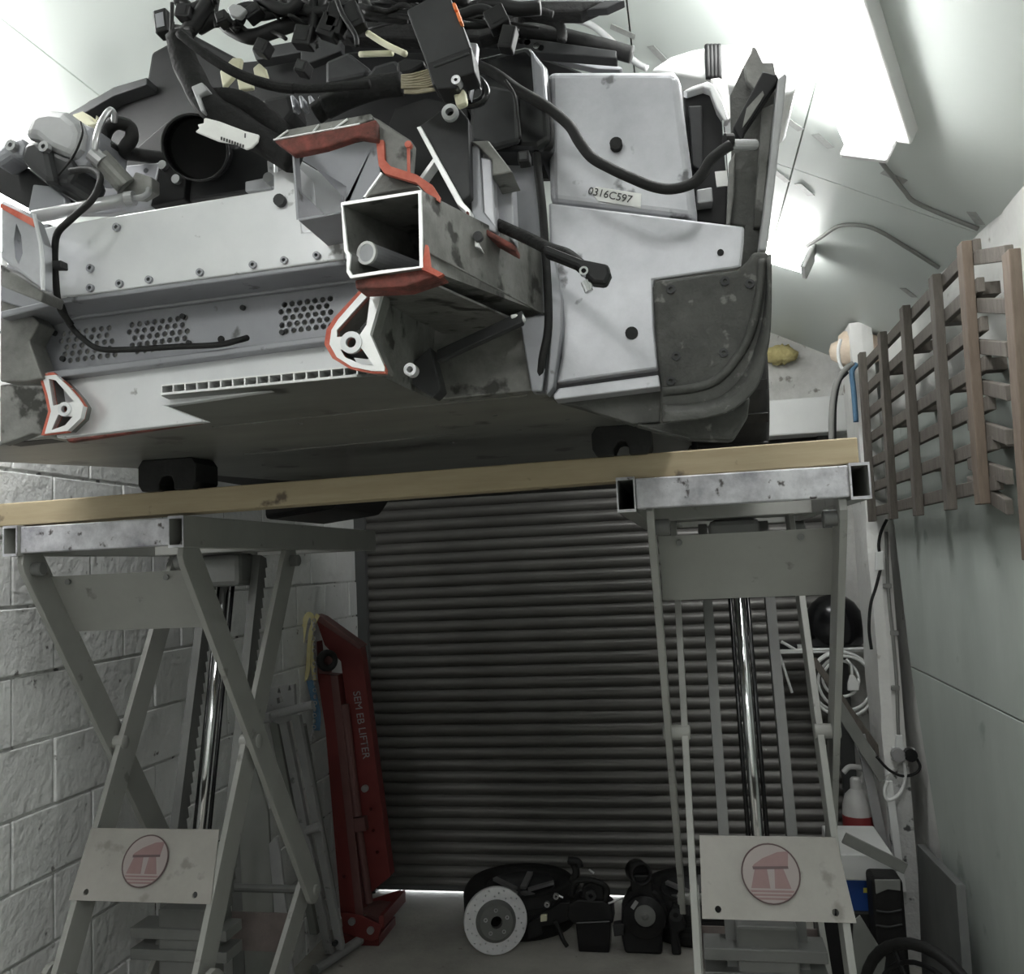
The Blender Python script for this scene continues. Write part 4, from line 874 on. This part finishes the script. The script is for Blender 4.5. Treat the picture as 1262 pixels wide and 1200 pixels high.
# slings and chain on the hoist hook
def ribbon(name, pts, Y, wpx, m, label, cat):
    q = spline(pxs(pts, Y), 5); wv = wpx*Y/FPX/2; vs = []; fs = []
    for i, p in enumerate(q):
        d = (q[min(i+1,len(q)-1)]-q[max(i-1,0)]).normalized(); n = Vector((-d.z, .35, d.x)).normalized(); vs += [p-n*wv, p+n*wv]
    for i in range(len(q)-1): fs.append((2*i, 2*i+1, 2*i+3, 2*i+2))
    return tag(MB().add(vs, fs).build(name, m, solid=.004), label, cat)
ribbon('lifting_strap', [(388,838),(384,800),(386,765),(381,757),(376,765),(372,790),(367,815),(366,832),(373,838),(379,828),(381,800),(384,775),(392,757)], YH-.07, 7, 'strap', 'yellow webbing strap looped over the top of the red hoist', 'strap')
ribbon('ratchet_strap', [(382,838),(387,860),(391,880),(390,900)], YH-.06, 9, 'blue', 'blue strap hanging against the red hoist mast', 'strap')
ch = thing('lifting_chain', 'steel chain dangling beside the blue strap', 'chain', at(386,930,YH-.08))
cp = spline(pxs([(387,762),(387,790),(388,830),(388,870),(386,905),(380,925),(384,930)], YH-.09), 5)
for i in range(len(cp)-1):
    MB().lathe(cp[i].lerp(cp[i+1],.5), (1,0,0) if i%2 else (0,1,0), [(.008,-.003),(.013,-.003),(.013,.003),(.008,.003)], 8, close=True).build('chain_link', 'steel', ch)
# grey folding stand
YS = 4.30
so = thing('folding_stand', 'pale grey folding steel stand leaning between the lift and the red hoist', 'stand', at(410, floor_y(410,4.66), 4.66))
pl = slab('head_plate', [(320,850),(340,846),(362,843),(364,885),(345,893),(322,884)], YS, .03, 'stand', so)
for q_ in [[(x-2,y+4),(x,y-4),(x+2,y+4)] for x, y in ((331,852),(344,850),(357,847))]+[[(341,860),(348,858),(349,865),(342,867)]]:
    cut(pl, through(q_, YS, .1))
MB().tube(pxs([(322,885),(386,868)], YS-.06), .021, 12).build('handle_tube', 'stand', so)
MB().tube(pxs([(334,884),(322,886)], YS-.08), .024, 12).build('handle_end', 'stand', so)
def prail(name, a, b, m, w_=.022):
    A, B = at(*a), at(*b); MB().obox(A, B, Vector((w_,0,0)), Vector((0,.018,0))).build(name, m, so, bevel=.003)
prail('side_rail', (365,880,YS), (420,1168,4.68), 'stand'); prail('side_rail', (350,888,YS+.02), (406,1174,4.66), 'stand')
prail('inner_rail', (338,888,YS+.03), (388,1150,4.66), 'board'); prail('rear_post', (371,892,YS+.12), (412,1120,4.80), 'liftdark')
MB().tube(pxs([(378,1024),(394,1018)], 4.44), .024, 14).build('pivot_roller', 'stand', so)
MB().tube([at(388,1195,Z=.045), at(444,1158,Z=.045)], .026, 14).build('foot_tube', 'stand', so)
dot('foot_bolt', (412,1163), 4.62, 3, .02, 'dgrey', so)
# leaning boards
def lean(name, label, top, bot, Y, t, m):
    yb = lambda x: floor_y(x, Y); pts = top+[(x, yb(x)-1) for x in bot]
    return tag(MB().prism(pxs(pts, Y), (0, t, 0)).build(name, m, bevel=.003), label, 'board')
lean('leaning_board', 'wide grey board leaning on the block wall behind the lift', [(292,960),(308,925),(330,1000)], [346,306], 3.86, .02, 'board')
lean('leaning_board', 'narrow dark board leaning beside the wide grey one', [(283,1000),(292,985),(297,990)], [303,288], 3.90, .02, 'liftdark')
lean('leaning_board', 'pale narrow board with a chipped end beside the grey stand', [(331,1040),(341,1030),(346,1060)], [372,352], 3.82, .02, 'stand')

# ================================================================ PARTS ON THE FLOOR
dc = at(611,1133,4.90); dc.z = .177; axd = Vector((.36,-.93,.08)).normalized()
bd_ = thing('brake_disc', 'drilled brake disc with dark hub propped against a tyre', 'brake disc', (dc.x, dc.y, 0))
rot = MB().lathe(dc, axd, [(.095,0),(.17,0),(.174,-.004),(.174,-.024),(.17,-.028),(.095,-.028)], 48, close=True).build('rotor', 'disc', bd_, autos=.5)
hb_ = lab(MB().lathe(dc, axd, [(.11,-.012),(.11,.006),(.106,.012),(.09,.028),(.03,.03),(.03,.01)], 40).build('hub', 'liftdark', bd_, autos=.5), 'dark hub')
a_ = axd.cross(Vector((0,0,1))).normalized(); b2 = a_.cross(axd)
for k in range(5):
    an = 2*math.pi*k/5+.3; p = dc+(a_*math.cos(an)+b2*math.sin(an))*.062+axd*.028
    MB().lathe(p, axd, [(.006,0),(.011,0),(.011,.004),(.006,.004)], 12, close=True).build('stud_hole', 'steel', bd_)
cut(hb_, MB().lathe(dc-axd*.05, axd, [(.032,0),(.032,.12)], 20))
kt = MB()
for k in range(36):
    an = 2*math.pi*k/36; rr = (.125,.142,.158)[k%3]; p = dc+(a_*math.cos(an)+b2*math.sin(an))*rr
    kt.lathe(p-axd*.05, axd, [(.0042,0),(.0042,.08)], 8)
for k in range(3):
    pts = [dc+(a_*math.cos(2.1*k+t*.5)+b2*math.sin(2.1*k+t*.5))*(.108+.06*t)+axd*.0005 for t in (0,.25,.5,.75,1)]
    kt.tube(pts, .0018, 6)
cut(rot, kt)
def tyre(label, x, y, r=.34, h=.225):
    t = thing('tyre', label, 'tyre', (x, y, 0), 'tyres lying by the shutter')
    o = MB().lathe((x,y,0), (0,0,1), [(.20,.03),(.24,.004),(r-.03,0),(r-.006,.03),(r,.06),(r,h-.06),(r-.006,h-.03),(r-.03,h),(.24,h-.004),(.20,h-.03)], 48, close=True).build('tyre_body', 'rubber', t, smooth=True)
    for zz in (.07,.10,.13,.16): MB().lathe((x,y,zz), (0,0,1), [(r-.004,-.003),(r+.003,-.006),(r+.003,.018),(r-.004,.02)], 48, close=True).build('tread_band', 'rubber', o)
    MB().lathe((x,y,.02), (0,0,1), [(.05,.10),(.18,.15),(.205,.19),(.205,.0),(.19,0),(.05,.05)], 32, close=True).build('rim', 'dgrey', t, smooth=True)
    for k in range(5):
        an = k*2*math.pi/5+.2; d = Vector((math.cos(an), math.sin(an), 0)); n = Vector((-d.y,d.x,0))
        MB().obox(Vector((x,y,.17))+d*.04, Vector((x,y,.205))+d*.195, n*.018, Vector((0,0,.008))).build('spoke', 'steel', t)
t1 = at(640,1100,5.32).x; t2 = at(860,1100,5.32).x
tyre('tyre with its wheel lying flat behind the drilled brake disc', t1, 5.38)
tyre('tyre with its wheel lying flat behind the black blower', t2, 5.38)
# black gear unit in the middle
YG = 4.97
gx = at(730,1150,YG)
gu = thing('pump_unit', 'black boxy pump unit with curled hoses between disc and blower', 'pump', (gx.x, YG, 0))
slab('unit_sump', [(709,1136),(753,1134),(751,floor_y(751,YG)),(713,floor_y(713,YG))], YG, .14, 'gloss', gu, bevel=.008)
slab('unit_body', [(698,1130),(700,1115),(712,1108),(745,1110),(754,1118),(756,1138),(708,1140)], YG+.01, .13, 'black', gu, bevel=.01)
slab('unit_cap', [(715,1108),(718,1092),(730,1086),(744,1094),(746,1110)], YG+.03, .08, 'black', gu, bevel=.01)
ring('unit_boss', (728,1104), YG+.0, 6, 2.5, .02, 'dgrey', gu)
cable('unit_hose', [(704,1104),(708,1088),(722,1084),(740,1088),(748,1096),(746,1110)], .016, 'rubber', gu, YG+.02)
cable('unit_hose', [(702,1058),(708,1066),(710,1076),(706,1086),(712,1092)], .02, 'rubber', gu, YG+.06)
cable('unit_hose', [(700,1060),(712,1062),(714,1068)], .022, 'black', gu, YG+.05)
cable('unit_hose', [(684,1134),(690,1148),(694,1158),(699,1166)], .012, 'rubber', gu, YG-.03)
slab('unit_arm', [(650,1138),(668,1128),(690,1112),(704,1112),(706,1132),(690,1138),(668,1142),(668,1152),(650,1158)], YG+.03, .05, 'black', gu, bevel=.006)
for p in ((685,1105),(674,1115)): ring('unit_eye', p, YG+.0, 3.2, 1.5, .02, 'steel', gu, None, 10)
lab(slab('unit_tab', [(666,1128),(674,1127),(674,1135),(666,1136)], YG+.01, .02, 'cream', gu), 'cream plug')
for a, b in (((726,1071),(732,1076)),((750,1113),(768,1106)),((683,1101),(694,1106))): MB().tube([at(*a,YG+.02), at(*b,YG+.02)], .006, 8).build('unit_pipe', 'steel', gu)
# blower
bl = thing('heater_blower', 'round black heater blower with an open duct on top', 'blower', (at(795,1140,YG).x, YG, 0))
cb = at(795,1128,YG)
lab(MB().lathe(cb, (0,-1,0), [(.04,.05),(.05,.06),(.085,.05),(.11,.03),(.115,-.05),(.10,-.09),(.02,-.09),(.02,.045)], 32).build('blower_body', 'black', bl, autos=.6), 'round blower body')
slab('blower_shell', [(765,1150),(766,1115),(775,1098),(795,1092),(812,1100),(818,1118),(816,floor_y(816,YG)),(770,floor_y(770,YG))], YG+.0, .10, 'black', bl, bevel=.015)
cyl = at(789,1076,YG-.02)
MB().lathe(cyl, Vector((.35,-.9,.1)), [(.048,.03),(.058,.03),(.060,-.08),(.050,-.08)], 24, close=True).build('duct_collar', 'black', bl, smooth=True)
MB().lathe(cyl-Vector((.02,-.06,0)), Vector((.35,-.9,.1)), [(.05,0),(.05,.01)], 20).build('duct_inside', 'black', bl)
slab('duct_neck', [(776,1078),(802,1078),(806,1100),(778,1104)], YG+.0, .08, 'black', bl, bevel=.01)
MB().lathe(at(795,1128,YG-.06), (0,-1,0), [(.055,0),(.055,.006),(.02,.012),(.01,.02)], 24).build('fan_hub', 'liftdark', bl)
lab(slab('blower_sticker', [(777,1118),(783,1109),(787,1112),(781,1121)], YG-.06, .003, 'stand', bl, bevel=0), 'grey sticker')
slab('blower_foot', [(755,1140),(770,1138),(772,1152),(757,1154)], YG, .06, 'dgrey', bl)
kn = thing('steering_knuckle', 'black steering knuckle lying beside the blower near the lift leg', 'car part', (at(832,1150,YG).x, YG, 0))
slab('knuckle_body', [(822,1130),(830,1112),(842,1122),(846,1145),(836,1150),(840,floor_y(840,YG)),(828,floor_y(828,YG)),(826,1150)], YG, .05, 'black', kn, bevel=.012)
ring('knuckle_eye', (833,1128), YG-.01, 7, 3, .04, 'dgrey', kn)

# ================================================================ SHELF CORNER BY THE PIER
zR, zS, zT = zoom(960,640,2.142), zoom(960,720,5.455), zoom(1020,920,4.283)
sx0, sx1 = at(985,797,5.4).x, 1.10
sh = thing('wall_shelf', 'white bracketed shelf beside the shutter carrying a black dome', 'shelf', ((sx0+sx1)/2, 5.5, at(1030,797,5.4).z))
zs = at(1030,800,5.36).z
MB().box(sx0-.12, sx1, 5.36, 5.66, zs-.018, zs+.004).build('shelf_board', 'whitep', sh, bevel=.003)
MB().tube([(sx0-.1,5.38,zs+.05),(sx0-.02,5.37,zs-.0),(sx1,5.35,zs)], .009, 8).build('shelf_rail', 'whitep', sh)
MB().tube([(sx0-.12,5.36,zs),(sx0-.06,5.38,zs-.24)], .008, 8).build('shelf_bracket', 'whitep', sh)
dmx = at(1029,775,5.48)
tag(MB().lathe((dmx.x,5.50,zs+.003), (0,0,1), [(.13,0),(.158,.02),(.168,.08),(.165,.14),(.15,.20),(.12,.25),(.075,.285),(.02,.30)], 28).build('black_dome', 'gloss', smooth=True), 'smooth black dome standing on the white shelf', 'helmet')
tag(MB().box(sx0-.11, sx0-.01, 5.40, 5.56, zs+.003, zs+.03).build('black_tray', 'black', bevel=.006), 'small black tray at the end of the white shelf', 'tray')
# cable coil
co = thing('cable_coil', 'white extension cable coiled below the shelf with its plug hanging', 'cable', at(1040,842,5.3))
for cxp, cyp, rp, tl_ in ((1038,843,36,.1),(1036,840,34,-.1),(1042,841,30,.2),(1036,836,20,0)):
    c = at(cxp,cyp,5.3); r = rp*5.25/FPX
    MB().tube([c+Vector((math.cos(a)*r, .015*math.sin(a*2+tl_*9), math.sin(a)*r*1.03)) for a in [k*2*math.pi/28 for k in range(29)]], .0085, 8).build('cable_loop', 'whitep', co, smooth=True)
slab('plug', [(1048,832),(1053,832),(1059,842),(1059,851),(1045,851),(1045,842)], 5.26, .03, 'whitep', co, bevel=.004)
cable('plug_lead', [(1043,812),(1049,820),(1050,833)], .007, 'whitep', co, 5.27)
MB().tube([at(1040,806,5.3), Vector((at(1040,806,5.3).x, 5.37, zs-.01))], .006, 6).build('coil_hook', 'steel', co)
# conduit, switch, socket on the pier
YPi = 4.94
cn = thing('socket_conduit', 'grey conduit dropping down the white pier to a double socket', 'socket', at(1112,935,YPi))
MB().tube(spline(pxs([(1092,655),(1095,730),(1101,790),(1105,840),(1107,900),(1109,912)], YPi-.012)), .009, 8).build('conduit', 'cable', cn, smooth=True)
for x, y in ((1094,722),(1103,780),(1104,848)): slab('conduit_clip', [(x-5,y-3),(x+5,y-3),(x+5,y+3),(x-5,y+3)], YPi-.02, .025, 'cable', cn)
slab('conduit_boss', [(1105,906),(1113,906),(1114,922),(1104,922)], YPi-.03, .03, 'whitep', cn)
slab('socket_box', [(1101,922),(1128,923),(1129,937),(1100,938)], YPi-.04, .045, 'whitep', cn)
for x in (1108,1123): dot('plug_top', (x,931), YPi-.08, 7, .045, 'black' if x > 1110 else 'stand', cn)
cable('plug_lead', [(1114,938),(1116,955),(1112,972),(1104,982),(1094,985),(1090,975),(1094,962)], .009, 'whitep', cn, YPi-.05)
cable('plug_lead', [(1130,935),(1134,945),(1128,953),(1112,956),(1095,948),(1080,932)], .007, 'rubber', cn, YPi-.05)
sw_ = thing('inline_switch', 'black flex with a white inline switch hanging down the pier edge', 'switch', at(1082,690,4.9))
slab('switch_body', [(1080,680),(1089,679),(1090,702),(1079,703)], 4.89, .03, 'whitep', sw_, bevel=.004)
cable('switch_flex', [(1093,640),(1086,655),(1083,670),(1084,682)], .008, 'rubber', sw_, 4.9)
cable('switch_flex', [(1085,702),(1079,725),(1073,745),(1071,775),(1074,800)], .008, 'rubber', sw_, 4.9)
# bare lower pier patch is masonry: rough stone slab proud of the pier foot
MB().prism([(.925,4.935,0),(1.04,4.935,0),(1.04,4.935,.98),(1.0,4.935,1.0),(.925,4.935,.93)], (0,.03,0)).build('bare_masonry', 'mortar', wp)
# strips leaning by the pier
def stick(name, label, a, b, Y, w_, t, m, cat='timber'):
    A, B = at(*a, Y), at(b[0], b[1], Y+ (b[2] if len(b) > 2 else 0))
    d = (B-A).normalized(); n = Vector((-d.z,0,d.x)).normalized()
    return tag(MB().obox(A, B, n*w_/2, Vector((0,t/2,0))).build(name, m, bevel=.002), label, cat)
stick('timber_strip', 'pale painted timber strip leaning at the foot of the pier', (1060,905), (1090,1050), 5.05, .05, .02, 'stand')
stick('timber_strip', 'thin white timber strip leaning against the bare masonry', (1095,962), (1112,1098), 4.90, .035, .02, 'whitep')
stick('timber_strip', 'dark weathered strip slanting under the coiled cable', (1002,812), (1086,930), 5.1, .035, .02, 'oldwood')
stick('timber_strip', 'grey batten slanting from the lift leg toward the masonry', (1030,865), (1090,960), 5.0, .06, .02, 'board')
stick('angle_bar', 'grey steel angle bar lying across the white tray', (1040,1032), (1116,1070), 4.42, .05, .02, 'board', 'bar')
# stack below
def pbox(name, label, cat, x0, x1, yt, yb, Y, dep, m, bevel=.006):
    A, B = at(x0, yb, Y), at(x1, yt, Y)
    return tag(MB().box(A.x, B.x, Y, Y+dep, A.z, B.z).build(name, m, bevel=bevel), label, cat)
c0_ = at(1045,1118,4.62); c1_ = at(1110,1118,4.62)
tag(MB().box(c0_.x-.12, c1_.x-.02, 4.57, 5.05, 0, c0_.z).build('storage_crate', 'black', bevel=.01), 'black storage crate under the blue box', 'crate')
b0_ = at(1044,1084,4.58)
bb = thing('blue_box', 'blue cardboard box with a small yellow sticker on the black crate', 'box', (b0_.x+.06, 4.72, c0_.z))
MB().box(at(1035,1100,4.58).x, at(1078,1100,4.58).x, 4.58, 4.85, c0_.z-.001, b0_.z).build('box_body', 'bluebox', bb, bevel=.004)
lab(slab('box_sticker', [(1064,1094),(1072,1094),(1072,1100),(1064,1100)], 4.578, .002, 'yellow', bb, bevel=0), 'yellow sticker')
w0 = at(1040,1082,4.55); 
wt = thing('white_tray', 'white foam tray resting on the blue box', 'tray', (w0.x+.1, 4.75, b0_.z))
ztop = at(1044,1058,4.5).z
MB().prism([(at(1030,1070,4.57).x,4.57,b0_.z-.001),(at(1102,1076,4.57).x,4.57,b0_.z-.001),(at(1102,1062,4.57).x,4.57,ztop),(at(1030,1054,4.57).x,4.57,ztop)], (0,.46,0)).build('tray_body', 'whitep', wt, bevel=.008)
jx = at(1058,1010,5.2).x
tag(MB().box(jx-.16, jx+.14, 5.06, 5.34, 0, at(1058,1036,5.2).z).build('timber_box', 'oldwood', bevel=.01), 'weathered wooden box under the red and grey jug', 'box')
jz = at(1058,1036,5.2).z
jg = thing('pressure_jug', 'grey topped red jug standing behind the white tray', 'jug', (jx,5.2,jz))
lab(MB().lathe((jx,5.2,jz), (0,0,1), [(.075,0),(.082,.01),(.082,.13),(.08,.14)], 24).build('jug_base', 'jugred', jg, autos=.6), 'red lower half')
MB().lathe((jx,5.2,jz+.135), (0,0,1), [(.08,0),(.078,.05),(.06,.11),(.03,.14),(.028,.19),(.02,.2)], 24).build('jug_top', 'jugwhite', jg, autos=.6)
MB().tube(spline([(jx-.06,5.2,jz+.36),(jx-.02,5.2,jz+.39),(jx+.05,5.2,jz+.37),(jx+.03,5.2,jz+.3)]), .015, 8).build('jug_handle', 'jugwhite', jg, smooth=True)
jc = thing('jerry_case', 'black ribbed plastic case standing beside the blue box', 'case', (at(1096,1120,4.40).x, 4.45, 0))
A, B = at(1080,1160,4.40), at(1113,1084,4.40)
MB().box(A.x, B.x, 4.40, 4.56, 0, B.z).build('case_body', 'rubber', jc, bevel=.02, seg=3)
for y in (1122,1140): cable('case_rib', [(1080,y),(1095,y+2),(1112,y-1)], .005, 'dgrey', jc, 4.395)
slab('case_top', [(1078,1084),(1110,1084),(1110,1098),(1094,1096),(1080,1102)], 4.393, .01, 'board', jc)
# dark board leaning on the lining
P4 = [at(1130,1040,X=.99), at(1178,1090,X=.93), at(1186,1215,X=.90), at(1150,1300,X=.93)]
P4[2].z = .0; P4[3] = Vector((.95, P4[0].y-.05, 0))
tag(MB().prism(P4, (.035,.0,0)).build('dark_panel', 'darkboard', bevel=.003), 'thick dark grey panel propped against the green boards', 'panel')
# black wheel in front of it
wc = at(1136,1212,3.75)
wh = thing('spoked_wheel', 'black spoked wheel standing in front of the dark grey panel', 'wheel', (wc.x, wc.y, 0))
wc.z = .30; axw = Vector((-.75,-.66,.1)).normalized()
u1 = axw.cross(Vector((0,0,1))).normalized(); u2 = u1.cross(axw)
MB().tube([wc+(u1*math.cos(a)+u2*math.sin(a))*.275 for a in [k*2*math.pi/32 for k in range(33)]], .022, 10).build('wheel_rim', 'rubber', wh, smooth=True)
MB().tube([wc+(u1*math.cos(a)+u2*math.sin(a))*.21 for a in [k*2*math.pi/32 for k in range(33)]], .01, 8).build('inner_ring', 'black', wh, smooth=True)
for k in range(6):
    a = k*math.pi/3; MB().tube([wc, wc+(u1*math.cos(a)+u2*math.sin(a))*.27], .011, 8).build('spoke', 'black', wh)
MB().tube([wc-axw*.04, wc+axw*.04], .04, 14).build('hub', 'dgrey', wh)
# pale offcut by the lift base
tag(MB().prism([at(1052,1135,4.08), at(1060,1128,4.08), at(1092,1180,4.08), at(1075,floor_y(1075,4.08),4.08), at(1045,floor_y(1045,4.08),4.08)], (0,.012,0)).build('board_offcut', 'board', bevel=.002), 'grey board offcut propped behind the lift leg', 'board')

# ================================================================ FAR CORNER
def lump(name, label, px, Y, m, rx, rz):
    c = at(*px, Y); mb = MB(); n1, n2 = 14, 9; vs = []; fs = []
    for j in range(n2):
        th = math.pi*(j+.5)/n2
        for i in range(n1):
            ph = 2*math.pi*i/n1; k = 1+random.uniform(-.18,.18)
            vs.append(c+Vector((math.sin(th)*math.cos(ph)*rx*k, math.sin(th)*math.sin(ph)*.07*k, math.cos(th)*rz*k)))
    for j in range(n2-1):
        for i in range(n1): fs.append((j*n1+i, j*n1+(i+1)%n1, (j+1)*n1+(i+1)%n1, (j+1)*n1+i))
    fs += [tuple(range(n1-1,-1,-1)), tuple(range((n2-1)*n1, n2*n1))]
    return tag(mb.add(vs, fs).build(name, m, smooth=True), label, 'foam')
lump('foam_lump', 'lumpy pinkish foam filling the wall top above the pier', (1056,430), 5.05, 'foam', .13, .11)
lump('foam_wad', 'yellow foam wad stuffed under the ceiling at the gable', (962,437), 5.74, 'yfoam', .10, .06)
for nm, lb, pts, m, r in (('supply_hose', 'grey hose curving round the far corner down the pier', [(1052,448),(1042,455),(1032,470),(1027,490),(1025,515),(1025,545)], 'cable', .016),
                      ('supply_hose', 'dark hose running behind the grey one down the pier', [(1044,458),(1034,470),(1029,495),(1028,520),(1028,545)], 'rubber', .012),
                      ('supply_hose', 'blue hose dropping beside the trellis end', [(1056,448),(1050,458),(1052,480),(1054,505),(1055,520)], 'blue', .014),
                      ('supply_hose', 'white flex looping round the foam lump', [(1036,418),(1033,432),(1035,448),(1041,458)], 'whitep', .009)):
    tag(MB().tube(spline(pxs(pts, 4.90)), r, 8).build(nm, m, smooth=True), lb, 'hose')
